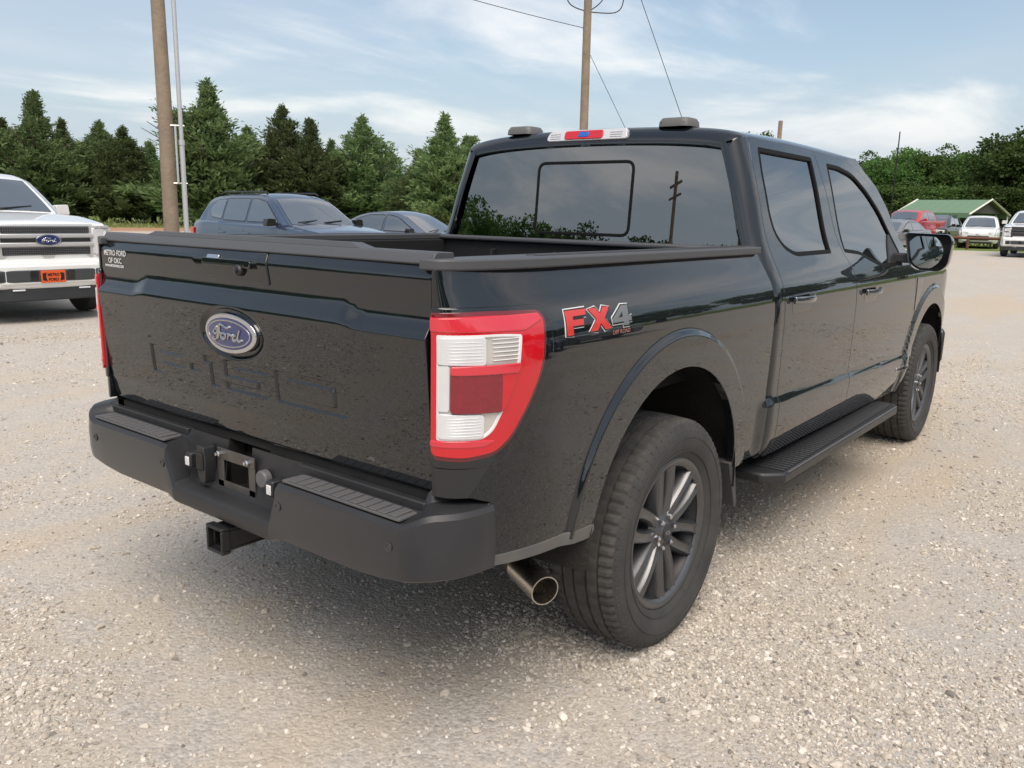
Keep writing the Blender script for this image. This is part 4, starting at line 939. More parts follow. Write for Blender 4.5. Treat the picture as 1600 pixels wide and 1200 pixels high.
# ================================================================== trees
def leafmat(name, c1, c2, c3):
    M = bpy.data.materials.new(name); M.use_nodes = True; n, l = M.node_tree.nodes, M.node_tree.links; b = n['Principled BSDF']; o = n['Material Output']
    g = n.new('ShaderNodeNewGeometry'); oi = n.new('ShaderNodeObjectInfo'); tcx = n.new('ShaderNodeTexCoord')
    z = noise_node(n, l, tcx.outputs['Object'], 1.1, 3, .6)
    c = mixc(n, l, ramp(n, l, z, .35, .65), c1, c2); c = mixc(n, l, math_(n, l, 'MULTIPLY', g.outputs['Random Per Island'], .55), c, c3)
    hs = n.new('ShaderNodeHueSaturation'); l.new(c, hs.inputs['Color']); l.new(ramp(n, l, oi.outputs['Random'], 0, 1, .70, 1.55), hs.inputs['Value']); l.new(ramp(n, l, oi.outputs['Random'], 0, 1, .485, .512), hs.inputs['Hue'])
    l.new(hs.outputs[0], b.inputs['Base Color']); b.inputs['Roughness'].default_value = .65; b.inputs['Specular IOR Level'].default_value = .25
    t = n.new('ShaderNodeBsdfTranslucent'); l.new(hs.outputs[0], t.inputs[0]); mx = n.new('ShaderNodeMixShader'); mx.inputs[0].default_value = .38
    l.new(b.outputs[0], mx.inputs[1]); l.new(t.outputs[0], mx.inputs[2]); l.new(mx.outputs[0], o.inputs[0]); return M
jleaf = leafmat('juniper_foliage', (.076, .130, .042), (.135, .195, .066), (.20, .24, .125))
dleaf = leafmat('broadleaf_foliage', (.052, .105, .026), (.088, .155, .036), (.125, .185, .06))
bark = mat('bark', (.11, .085, .065), .9, noise=(5, .6, (.05, .04, .03)), bump=(14, .8, .05))
def kites(P, D, Wd, L, wd):
    """leaf-sized diamond faces at P along D, width direction Wd"""
    k = len(P); A = P; B = P+D*L[:, None]*.55+Wd*wd[:, None]*.5; C = P+D*L[:, None]; E_ = P+D*L[:, None]*.55-Wd*wd[:, None]*.5
    V = np.stack([A, B, C, E_], 1).reshape(-1, 3); F = np.arange(4*k).reshape(k, 4); return V, F
def fastmesh(name, V, F, mt):
    me = bpy.data.meshes.new(name); me.vertices.add(len(V)); me.vertices.foreach_set('co', V.astype(np.float32).ravel())
    k = F.shape[1]; me.loops.add(F.size); me.loops.foreach_set('vertex_index', F.astype(np.int32).ravel()); me.polygons.add(len(F))
    me.polygons.foreach_set('loop_start', np.arange(0, F.size, k, dtype=np.int32)); me.materials.append(mt); me.update(calc_edges=True); return me
def unit(a): return a/np.maximum(np.linalg.norm(a, axis=1), 1e-9)[:, None]
def juniper_mesh(seed, H=10., Rr=2.6):
    g = np.random.default_rng(seed); P, D, L = [], [], []
    nl = g.integers(1, 4); tops = [(0, 0, H)]+[(g.normal(0, .9), g.normal(0, .9), H*g.uniform(.66, .90)) for _ in range(nl)]
    for ti, (tx, ty, th) in enumerate(tops):
        nb = 380 if ti == 0 else 150
        for i in range(nb):
            f = g.random()**.85; h = .25+f*(th-.3); rr = Rr*(th/H)*(1-f)**.92*(.80+.20*math.sin(f*9+seed+ti*2))*g.uniform(.50, 1.22)+.05
            if f < .05: rr *= .85
            a = g.uniform(0, 2*math.pi); bx0 = np.array([tx*f, ty*f, h]); out = np.array([math.cos(a), math.sin(a), g.uniform(.25, .95)+f*.8]); out /= np.linalg.norm(out)
            m_ = int(6+rr*8); s = g.uniform(.2, 1.0, m_)**.6
            p = bx0+np.outer(s*rr, out*[1, 1, .75])+g.normal(0, .07+.035*rr, (m_, 3))
            dr = unit(out+g.normal(0, .42, (m_, 3))+[0, 0, .35])
            for _ in range(3):
                P.append(p+g.normal(0, .07, p.shape)); D.append(unit(dr+g.normal(0, .35, p.shape))); L.append(g.uniform(.16, .42, m_)*(.62+.62*(1-f)))
        sp = np.linspace(0, 1, 26); P.append(np.stack([tx*(.86+.14*sp), ty*(.86+.14*sp), th*(.84+.17*sp)], 1)+g.normal(0, .05, (26, 3))); D.append(unit(g.normal(0, .4, (26, 3))+[0, 0, 1.])); L.append(g.uniform(.2, .4, 26))
    P, D, L = np.concatenate(P), np.concatenate(D), np.concatenate(L)
    Wd = unit(np.cross(D, g.normal(0, 1, D.shape))); V, F = kites(P, D, Wd, L, L*g.uniform(.22, .42, len(L)))
    return fastmesh('crown', V, F, jleaf)
def broad_mesh(seed, H=9., Rr=3.6):
    g = np.random.default_rng(seed); P, D, L = [], [], []
    for i in range(120):
        v = g.normal(0, 1, 3); v /= np.linalg.norm(v); v[2] = max(-.82, v[2]*1.05); q = g.uniform(.5, 1.0)
        c_ = np.array([0, 0, H*.54])+v*q*np.array([Rr, Rr, H*.40]); cr_ = g.uniform(.45, 1.15)
        m_ = int(190*cr_*cr_)+40
        w_ = unit(g.normal(0, 1, (m_, 3))); p = c_+w_*cr_*g.uniform(.5, 1.05, (m_, 1))*[1, 1, .72]
        P.append(p); D.append(unit(w_+g.normal(0, .8, (m_, 3))+[0, 0, -.15])); L.append(g.uniform(.15, .34, m_))
    P, D, L = np.concatenate(P), np.concatenate(D), np.concatenate(L)
    Wd = unit(np.cross(D, g.normal(0, 1, D.shape))); V, F = kites(P, D, Wd, L, L*g.uniform(.55, .85, len(L)))
    return fastmesh('crown', V, F, dleaf)
def trunk_mesh(seed, H, r0, limbs):
    g = np.random.default_rng(seed); mb = MB(); mb.tube([(0, 0, -.3), (.03, .02, H*.25), (g.normal(0, .1), g.normal(0, .1), H*.6), (0, 0, H*.88)], [r0*1.2, r0*.85, r0*.5, r0*.12], 9)
    for i in range(limbs):
        a = g.uniform(0, 6.28); h = H*g.uniform(.25, .6); ln = H*g.uniform(.18, .32)
        mb.tube([(0, 0, h), (ln*.5*math.cos(a), ln*.5*math.sin(a), h+ln*.45), (ln*math.cos(a), ln*math.sin(a), h+ln*.9)], [r0*.42, r0*.26, r0*.08], 6)
    me = bpy.data.meshes.new('trunk'); me.from_pydata(mb.V, [], mb.F); me.materials.append(bark); me.shade_smooth(); return me
JM = [(juniper_mesh(20+i, 10, (4.5, 4.9, 4.1, 4.7)[i]), trunk_mesh(40+i, 9, .20, 7)) for i in range(4)]
BM_ = [(broad_mesh(60+i, 9, (3.5, 3.1, 4.0)[i]), trunk_mesh(70+i, 7.5, .24, 8)) for i in range(3)]
def tree(kind, i, x, y, h, wx, label, group, rz=None, name=None):
    cm, tm = (JM if kind == 'j' else BM_)[i % (4 if kind == 'j' else 3)]
    t = thing(name or ('juniper_tree' if kind == 'j' else 'broadleaf_tree'), label, 'tree', (x, y, float(terrain(x, y))-.05), rz if rz is not None else random.uniform(0, 6.28), group)
    s = h/(10. if kind == 'j' else 9.); t.scale = (s*wx, s*wx, s)
    for nm, me in (('trunk', tm), ('crown', cm)):
        o = bpy.data.objects.new(nm, me); COL.objects.link(o); o.parent = t
    return t
def at(pxx, D):
    """spot on the lot D metres from the camera, in the direction of column pxx of the 1600 px wide picture"""
    q = ((pxx-800)/1295.12); f = CR[2]; r_ = CR[0]; dx, dy = f[0]+q*r_[0]-.205*CR[1][0]*1.0, f[1]+q*r_[1]-.205*CR[1][1]*1.0
    k = math.hypot(dx, dy); return CX+dx/k*D, CY+dy/k*D
G1 = 'evergreens beyond the parked cars'
JT = [(-30, 66, 8.5, 1.1, 'dark evergreen at the left frame edge above the white pickup windscreen'),
      (15, 68, 7.6, 1.1, 'low broad evergreen just left of the spired one above the white pickup'),
      (68, 65, 9.4, .95, 'tall spired evergreen rising above the white pickup'),
      (108, 67, 7.7, .95, 'shorter evergreen close right of the spired one above the white pickup'),
      (165, 66, 7.6, 1.05, 'rounded evergreen midway between the white pickup and the wooden pole'),
      (200, 65, 7.3, 1.0, 'twin-topped evergreen just left of the leaning wooden pole'),
      (240, 67, 6.4, 1.1, 'low evergreen directly behind the wooden pole'),
      (333, 60, 10.3, 1.12, 'tallest, broadest evergreen, right of the wooden pole and grey conduit'),
      (392, 64, 7.6, 1.1, 'shoulder-high evergreen against the right side of the tallest one'),
      (446, 62, 9.2, .9, 'tall slim evergreen above the blue crossover roof'),
      (488, 61, 8.2, 1.0, 'feathery evergreen right of the slim one above the blue crossover bonnet'),
      (520, 65, 7.0, 1.0, 'low evergreen filling the gap above the blue crossover bonnet'),
      (568, 62, 8.6, 1.1, 'dark conical evergreen above the dark sedan'),
      (612, 66, 6.3, 1.2, 'low evergreen above the right end of the sedan roof'),
      (655, 58, 6.0, 1.1, 'low pale evergreen left of the pickup cab'),
      (694, 56, 8.3, 1.1, 'pale grey-green evergreen beside the pickup rear window'),
      (728, 60, 7.2, 1.0, 'last evergreen of the row, half hidden by the pickup cab')]
for i, (p_, D, h_, wx, lb) in enumerate(JT):
    x, y = at(p_, D); tree('j', i*3+1, x, y, h_*.89, wx*1.5, lb, G1)
for i, (p_, D, h_, lb) in enumerate([(800, 75, 6.5, 'evergreen behind the pickup rear window'), (900, 80, 7, 'evergreen behind the middle of the pickup cab'), (1010, 85, 7, 'evergreen behind the pickup roof centre')]):
    x, y = at(p_, D); tree('j', i, x, y, h_, 1.1, lb, G1)
G2 = 'broadleaf trees beyond the carport'
BT = [(1100, 78, 7.5, 1.0, 'tree behind the right rear corner of the pickup cab'), (1166, 74, 9.2, .8, 'tree top peeking over the pickup roof edge'), (1194, 78, 9.1, .75, 'second tree top just above the pickup roof'), (1260, 95, 8.0, 1.0, 'tree behind the pickup rear door window'), (1300, 98, 8.2, 1.0, 'tree behind the pickup front door pillar'),
      (1345, 96, 8.6, 1.05, 'broadleaf tree directly right of the pickup windscreen pillar'), (1385, 92, 8.4, 1.0, 'broadleaf tree behind the thin antenna'), (1425, 94, 9.6, 1.0, 'tall round broadleaf tree right of the antenna'), (1462, 93, 9.0, 1.0, 'broadleaf tree above the left end of the green carport roof'),
      (1498, 97, 8.8, 1.0, 'broadleaf tree above the middle of the green carport roof'), (1535, 92, 9.0, 1.05, 'broadleaf tree above the carport gable'), (1566, 88, 9.0, 1.0, 'broadleaf tree right of the carport gable'), (1600, 80, 9.8, 1.15, 'tallest broadleaf tree at the right frame edge'), (1650, 80, 10, 1.1, 'broadleaf tree cut off by the right frame edge')]
for i, (p_, D, h_, wx, lb) in enumerate(BT):
    x, y = at(p_, D*1.08); tree('b', i, x, y, h_*.98, wx*1.05, lb, G2)
und = 'brushy undergrowth at the foot of the right-hand trees'
for i, p_ in enumerate((1355, 1405, 1450, 1480, 1520, 1555, 1585, 1625)):
    x, y = at(p_, 84); tree('b', i+1, x, y, 4.6, 1.9, ('low leafy bush behind the grey car', 'low leafy bush behind the red pickup', 'low leafy bush behind the dark SUV', 'low leafy bush seen under the left half of the carport', 'low leafy bush seen under the right half of the carport', 'low leafy bush behind the white SUV', 'low leafy bush between the white SUV and the white heavy pickup', 'low leafy bush at the right frame edge')[i], und, name='shrub')
# round the rest of the lot, seen mirrored in the pickup's paint and glass
for i, (x, y, h_) in enumerate([(-20.9, 28.8, 9.6), (-18.8, 32.6, 9.4), (-31.2, 33.1, 8.8), (-17.2, 44.5, 9.0), (-34.9, 28.9, 8.6), (-36.1, 24.0, 8.0), (-41.1, 21.3, 8.4), (-42.4, 15.7, 8.3), (-46.2, 10.0, 8.0), (-49.2, 1.7, 8.5), (-50.4, -9.0, 9.0), (-49.8, -21.5, 8.0), (-43.4, -31.0, 9.0), (-33.9, -36.0, 8.0), (-30.9, -43.7, 9.0), (-23.6, -45.9, 8.0), (-18.4, -52.6, 8.5), (-10.0, -50.9, 9.0), (-3.0, -54.9, 8.0), (4.3, -49.9, 8.5), (12.7, -55.8, 9.0), (19.3, -50.7, 8.0), (27.1, -49.4, 8.5), (36.1, -48.5, 8.0), (41.1, -41.7, 9.0), (49.7, -38.2, 9.0), (52.8, -30.0, 8.0), (62.0, -24.7, 9.0), (62.9, -15.5, 9.0)]):
    az = math.degrees(math.atan2(y, x)) % 360
    lb = 'tall dark tree mirrored at the left end of the pickup rear window' if i < 2 else ('tree in the low dark row mirrored along the bottom of the rear window' if az < 185 else 'far tree in the dark band mirrored along the pickup bed side and doors')
    tree('b', i, x, y, h_*(.86 if az < 185 else 1), 1.25, lb, 'trees mirrored in the rear window' if az < 185 else 'trees mirrored in the pickup side')

# ================================================================== poles and wires
wood = mat('pole_wood', (.30, .235, .17), .9, noise=(3, .6, (.17, .135, .10)), bump=(20, .5, .02))
def pole(name, x, y, H, r0, r1, label, cat='utility pole'):
    z = float(terrain(x, y)); t = thing(name, label, cat, (x, y, z))
    mb = MB(); mb.tube([(0, 0, -.3), (.01, 0, H*.33), (0, .01, H*.66), (0, 0, H)], [r0, r0*.67+r1*.33, r0*.33+r1*.67, r1], 16); mb.obj('post', wood, t); return t
P1 = pole('utility_pole', 4.89, 10.80, 9.0, .127, .085, 'thick weathered wooden pole at left beside a grey conduit')
cd = thing('conduit_riser', 'thin grey metal conduit standing beside the left wooden pole', 'conduit', (5.02, 10.56, float(terrain(5, 10.5))))
galv = mat('galvanised', (.52, .53, .53), .45, metal=.4)
MB().tube([(0, 0, -.1), (0, 0, 2.5)], .040, 12).obj('lower_pipe', galv, cd); MB().tube([(0, 0, 2.5), (0, 0, 8.5)], .034, 12).obj('upper_pipe', galv, cd)
MB().lathe([(.048, 2.46), (.048, 2.54)], (0, 0, 0), ax=2, n=14).obj('coupling', galv, cd)
MB().tube([(-.085, .02, 1.85), (-.085, .02, 2.75)], .018, 8).obj('side_pipe', galv, cd)
for z_ in (1.86, 2.76): MB().tube([(-.18, .24, z_), (0, 0, z_), (.05, -.02, z_)], .012, 6).obj('standoff', steel, cd)
P2 = pole('utility_pole', 19.09, 12.2, 10.5, .14, .11, 'slim distant wooden pole rising behind the pickup roof')
wire = mat('wire_black', (.02, .02, .022), .5)
def loopw(pts, r_=.018): 
    P = np.array(pts, float); t = np.arange(len(P)); ts = np.linspace(0, len(P)-1, 30); return [tuple(float(spl(t, P[:, i], 400)(q)) for i in range(3)) for q in ts]
rt = np.array([.617, -.787, 0])
def off(a, z): v = rt*a; return (v[0], v[1], z)
for pts in ([off(0, 7.25), off(-.35, 7.35), off(-.62, 7.6), off(-.62, 8.2)], [off(0, 7.25), off(.55, 7.22), off(.98, 7.4), off(1.0, 8.2)], [off(0, 7.25), off(.35, 7.5), off(.52, 7.85), off(.5, 8.2)]):
    MB().tube(loopw(pts), .017, 6).obj('drop_cable', wire, P2)
MB().box(-.05, .05, -1.2, 1.2, 9.2, 9.32).obj('crossarm', wood, P2)
MB().lathe([(.135, 3.6), (.135, 3.66)], (0, 0, 0), ax=2, n=16).obj('band', galv, P2)
def wireobj(a, b_, sag, r_, label):
    pts = [tuple(np.array(a)*(1-t)+np.array(b_)*t-np.array([0, 0, sag*4*t*(1-t)])) for t in np.linspace(0, 1, 16)]
    o = MB().tube(pts, r_, 5).obj('overhead_wire', wire); tag(o, label, 'wire', 'wires on the distant pole')
wireobj((19.05, 12.2, 6.85), (4.9, 19.5, 9.6), .35, .010, 'thin wire running up left from the slim distant pole')
wireobj((19.15, 12.15, 6.2), (21.0, 9.4, .15), 0, .008, 'inner guy wire slanting down right of the slim pole')
wireobj((19.8, 11.3, 8.6), (22.3, 8.6, .15), 0, .010, 'outer guy wire slanting down right of the slim pole')
x, y = at(1208, 30); pole('wooden_post', x, y, 4.6, .075, .07, 'short pale post tip showing above the pickup roof', 'post')
for (x, y, h_, lb) in ((-34.5, 15.8, 9.3, 'utility pole with crossarm mirrored at right in the rear window'), (-36, 11.5, 8.7, 'leaning crossarm pole mirrored lowest right in the rear window')):
    p_ = pole('utility_pole', x, y, h_, .14, .11, lb); MB().box(-.05, .05, -1.1, 1.1, h_-.7, h_-.58).obj('crossarm', wood, p_); MB().box(-.05, .05, -1.1, 1.1, h_-1.3, h_-1.2).obj('crossarm', wood, p_)
    p_.rotation_euler = (.0, .04, .8)

# ================================================================== other vehicles
def shellset(par, nm, sil, bottom, Wf, r, mt, crown, step=.035):
    sil = [tuple(p) for p in sil]; A = np.array(sil)
    def S(u, v):
        u = np.asarray(u, float); v = np.asarray(v, float)+0*u
        d_ = np.clip(segdist(np.stack([u, v], 1), sil, False)/r, 0, 1); return np.stack([u, -(Wf(u, v)-r*(1-np.sqrt(np.clip(1-(1-d_)**2, 0, 1)))), v], 1)
    s = patch(nm+'_side', sil+list(bottom), S, mt, par, step=step, rim=.0); mir(s)
    sd = []
    for a, b_ in zip(sil[:-1], sil[1:]):
        k = max(1, int(math.hypot(b_[0]-a[0], b_[1]-a[1])/.10))
        for j in range(k): sd.append((a[0]+(b_[0]-a[0])*j/k, a[1]+(b_[1]-a[1])*j/k))
    sd.append(sil[-1]); sd = np.array(sd)
    def strip(name, i0, i1, tmax, offn, mt2, par2):
        T_ = np.gradient(sd, axis=0); T_ /= np.hypot(T_[:, 0], T_[:, 1])[:, None]; N_ = np.stack([-T_[:, 1], T_[:, 0]], 1)
        if N_[len(N_)//2, 1] < 0: N_ = -N_
        for _ in range(2): N_[1:-1] = (N_[:-2]+2*N_[1:-1]+N_[2:])/4
        w = Wf(sd[:, 0], sd[:, 1])-r; ts = np.linspace(-1, 1, 15)*tmax; V = []
        for i in range(i0, i1+1):
            for t in ts:
                c_ = crown*(1-t*t)+offn; V.append((sd[i, 0]+N_[i, 0]*c_, w[i]*t, sd[i, 1]+N_[i, 1]*c_))
        m_ = len(ts); F = [(a*m_+j, a*m_+j+1, a*m_+m_+j+1, a*m_+m_+j) for a in range(i1-i0) for j in range(m_-1)]
        a, b_, c_ = (np.array(V[q]) for q in F[len(F)//2][:3]); nf = np.cross(b_-a, c_-a)
        k = i0+(len(F)//2)//(m_-1)
        if nf[0]*N_[k, 0]+nf[2]*N_[k, 1] < 0: F = [f[::-1] for f in F]
        return mk(name, V, F, mt2, par2, 45)
    strip(nm+'_top', 0, len(sd)-1, 1.0, 0, mt, par)
    return S, strip, sd
def simple_wheel(par, x, y, r_, w_, rimm):
    s = -1 if y < 0 else 1
    o = MB().lathe([(r_*.62, -w_/2), (r_*.9, -w_/2), (r_, -w_*.36), (r_, w_*.36), (r_*.9, w_/2), (r_*.62, w_/2)], (x, y, r_), ax=1, n=36).obj('wheel', rubber, par, 40)
    a = y+s*w_*.42
    rm = MB().lathe([(r_*.62, a), (r_*.60, a+s*.012), (r_*.52, a-s*.02), (r_*.2, a-s*.03), (.0, a-s*.0)], (x, 0, r_), ax=1, n=30, cap=False).obj('rim', barrelm, o, 40)
    for k in range(5):
        t = 2*math.pi*k/5+.3; MB().tube([(x+.05*math.cos(t), a-s*.0, r_+.05*math.sin(t)), (x+r_*.58*math.cos(t), a+s*.006, r_+r_*.58*math.sin(t))], [.035, .028], 6).obj('spoke', rimm, o)
    return o
def vehicle(kind, label, cat, loc, rz, pm, name, group=None, detail=1):
    t = thing(name, label, cat, (loc[0], loc[1], float(terrain(*loc))), rz, group)
    if kind == 'suv':
        L2, w, xf, xr, wr = 2.40, .955, 1.48, -1.38, .36
        low = rounded([(2.30, .28), (2.40, .42), (2.40, .78), (2.28, .95), (1.30, 1.08), (-1.9, 1.13), (-2.30, 1.10), (-2.42, .90), (-2.40, .45), (-2.32, .30)], [.02, .1, .08, .12, .2, .2, .08, .08, .05, .02], 4)
        up = rounded([(1.32, 1.02), (.52, 1.56), (.1, 1.66), (-1.2, 1.66), (-1.85, 1.58), (-2.20, 1.08)], [.0, .25, .2, .3, .12, 0], 5)
        wins = [[(.98, 1.13), (.42, 1.50), (.05, 1.56), (-.10, 1.56), (-.10, 1.13)], [(-.18, 1.13), (-.18, 1.56), (-1.0, 1.56), (-1.02, 1.15)], [(-1.10, 1.16), (-1.08, 1.55), (-1.45, 1.53), (-1.72, 1.36), (-1.55, 1.20)]]
        seams, handles = [1.02, -.14, -1.05], [-.02, -.95]
    elif kind == 'sedan':
        L2, w, xf, xr, wr = 2.35, .90, 1.42, -1.36, .33
        low = rounded([(2.28, .25), (2.36, .40), (2.36, .62), (2.20, .74), (1.10, .92), (-1.5, .99), (-2.2, 1.02), (-2.36, .92), (-2.34, .42), (-2.28, .28)], [.02, .1, .08, .12, .2, .2, .06, .08, .05, .02], 4)
        up = rounded([(1.15, .86), (.25, 1.34), (-.1, 1.43), (-.8, 1.42), (-1.3, 1.33), (-1.95, .98)], [0, .3, .2, .3, .3, 0], 5)
        wins = [[(.78, .96), (.18, 1.28), (-.10, 1.34), (-.22, 1.34), (-.22, .97)], [(-.30, .97), (-.30, 1.34), (-.85, 1.33), (-1.25, 1.22), (-1.45, 1.02)]]
        seams, handles = [.85, -.26, -1.2], [-.16, -1.05]
    else:
        L2, w, xf, xr, wr = 2.95, 1.0, 2.02, -1.68, .41
        low = rounded([(2.86, .42), (2.95, .46), (2.95, .74), (2.89, .78), (2.88, 1.16), (2.80, 1.235), (1.9, 1.33), (1.45, 1.34), (-1.1, 1.36), (-2.86, 1.38), (-2.92, 1.30), (-2.90, .76), (-2.95, .72), (-2.95, .52), (-2.86, .5)], [.01, .03, .03, .02, .05, .07, .2, .1, .1, .04, .04, .02, .03, .03, .01], 3)
        up = rounded([(1.50, 1.30), (.80, 1.82), (.45, 1.90), (-.6, 1.91), (-1.0, 1.86), (-1.12, 1.36)], [0, .12, .15, .2, .1, 0], 5)
        wins = [[(1.02, 1.36), (.66, 1.74), (.40, 1.80), (.12, 1.80), (.10, 1.34)], [(.0, 1.36), (.02, 1.80), (-.70, 1.80), (-.80, 1.70), (-.80, 1.40)]]
        seams, handles = [1.15, .05, -.92], [.15, -.75]
    zb = .30 if kind != 'pickup' else .46
    Lh = L2
    def Wl(x, z): return w*(.955+.045*sstep((z-.25)/.35)-.030*sstep((z-.80)/.35))-.13*np.clip((np.abs(x)-Lh*.70)/(Lh*.3), 0, 1.2)**2.3*(1 if kind != 'pickup' else .6)
    ztop, zbelt = max(p[1] for p in up), min(up[0][1], up[-1][1])
    def Wu(x, z): return w*.935-.22*np.clip((z-zbelt)/(ztop-zbelt), 0, 1)**1.25-.05*np.clip((np.abs(x)-Lh*.45)/(Lh*.3), 0, 1)
    ra = wr+.06
    def archp(xc): return [(xc+ra*math.cos(a), max(zb, wr+ra*math.sin(a))) for a in np.linspace(math.pi-.05, .05, 16)]
    bottom = [(low[-1][0]+.1, zb)]+archp(xr)+archp(xf)+[(low[0][0]-.1, zb)]
    S1, st1, sd1 = shellset(t, 'body', low, bottom, Wl, .09 if kind != 'pickup' else .06, pm, .035)
    S2, st2, sd2 = shellset(t, 'cabin', up, [], Wu, .10, pm, .03, .022)
    for k, wn_2 in enumerate(wins):
        g_ = patch('side_window', rounded(wn_2, .04, 3), S2, gcar, t, step=.08, off=.006, rim=.01); mir(g_)
        g_ = patch('window_trim', inset(rounded(wn_2, .04, 3), -.02), S2, glossbl, t, step=.08, off=.003, rim=.006); mir(g_)
    x0, x1 = up[0][0], up[-1][0]
    zz = sd2[:, 1]; half_ = len(sd2)//2
    iw = [i for i in range(half_) if zbelt+.05 < zz[i] < ztop-.10]; ir = [i for i in range(half_, len(sd2)) if zbelt+.08 < zz[i] < ztop-.10]
    st2('windscreen', iw[0], iw[-1], .93, .008, gcar, t); st2('rear_window', ir[0], ir[-1], .88, .008, gcar, t)
    for x in (xf, xr):
        for s in (-1, 1): simple_wheel(t, x, s*(w-.13), wr, .24, wheelm if kind != 'sedan' else badgem)
    MB().box(-L2+.25, L2-.25, -w+.12, w-.12, zb-.05, .75).obj('underbody', darkm, t)
    for s_ in seams: q = patch('door_seam', [(s_-.004, zb+.10), (s_+.004, zb+.10), (s_+.004, zbelt+.05), (s_-.004, zbelt+.05)], S1, glossbl, t, step=.1, off=.002, rim=0); mir(q)
    for h_ in handles:
        zh = zbelt-.13 if kind != 'pickup' else 1.13
        p = S1(np.array([h_]), np.array([zh]))[0]; q = MB().box(h_-.10, h_+.10, p[1]-.025, p[1]+.01, zh-.014, zh+.014).obj('door_handle', glossbl if kind != 'suv' else pm, t, b=.008); mir(q)
    zm = zbelt+.10; xm = wins[0][0][0]-.04; ym = -(w+.10)
    q = MB().prism(rounded([(ym-.10, zm-.07), (ym+.10, zm-.06), (ym+.11, zm+.07), (ym-.08, zm+.08)], .03, 3), 'yz', xm-.04, xm+.10).obj('door_mirror', pm if kind == 'pickup' else glossbl, t, b=.02)
    MB().box(xm, xm+.06, ym+.08, -w+.16, zm-.05, zm-.01).obj('mirror_arm', glossbl, q); mir(q)
    # lamps
    zf = sd1[:, 1]; hl = {'suv': ((.70, .86), (.45, .90)), 'sedan': ((.56, .70), (.45, .86)), 'pickup': ((.84, 1.19), (.62, .95))}[kind]
    def fx(z):      # x of the nose at height z
        k = [i for i in range(len(sd1)//3) if sd1[i, 0] > L2*.6]; return float(np.interp(z, [sd1[i, 1] for i in k], [sd1[i, 0] for i in k]))
    za, zc_ = hl[0]; ya, yb = hl[1]
    for s in (-1, 1):
        xm_ = fx((za+zc_)/2); P = [(xm_-.30, s*yb), (xm_-.06, s*yb), (xm_+.028, s*(ya+.12)), (xm_+.036, s*ya), (xm_-.2, s*ya)]
        q = MB().prism(P, 'xy', za, zc_).obj('headlamp', clearlens, t, b=.02)
        xr_ = -L2; MB().prism([(xr_+.25, s*(w-.02)), (xr_+.02, s*(w-.07)), (xr_-.015, s*(w-.3)), (xr_+.15, s*(w-.3))], 'xy', (zbelt-.22 if kind != 'pickup' else .95), (zbelt-.06 if kind != 'pickup' else 1.28)).obj('tail_lamp', redlens, t, b=.015)
    if kind != 'pickup':
        x = fx(.55); MB().prism([(x-.1, -.55), (x+.045, -.48), (x+.055, 0), (x+.045, .48), (x-.1, .55)], 'xy', .42, .66 if kind == 'suv' else .56).obj('grille', blackpl, t, b=.03)
        x = fx(.36); MB().prism([(x-.1, -.70), (x+.03, -.62), (x+.05, 0), (x+.03, .62), (x-.1, .70)], 'xy', .26, .36).obj('lower_grille', blackpl, t, b=.02)
        MB().box(fx(.7)-.02, fx(.7)+.05, -.10, .10, .69, .73).obj('nose_emblem', badgem, t, b=.01)
    if kind == 'suv':
        for s in (-1, 1): MB().tube([(.25, s*.60, 1.66), (.15, s*.60, 1.705), (-1.35, s*.60, 1.705), (-1.5, s*.60, 1.66)], .018, 8).obj('roof_rail', blackpl, t)
    for y0 in (-.35, .25):
        i = iw[1]; MB().tube([(up[0][0]-.06, y0-.25, zbelt+.11), (up[0][0]-.16, y0+.25, zbelt+.15)], .012, 5).obj('wiper', decblk, t)
    t['_sd'] = 0; del t['_sd']
    return t, fx
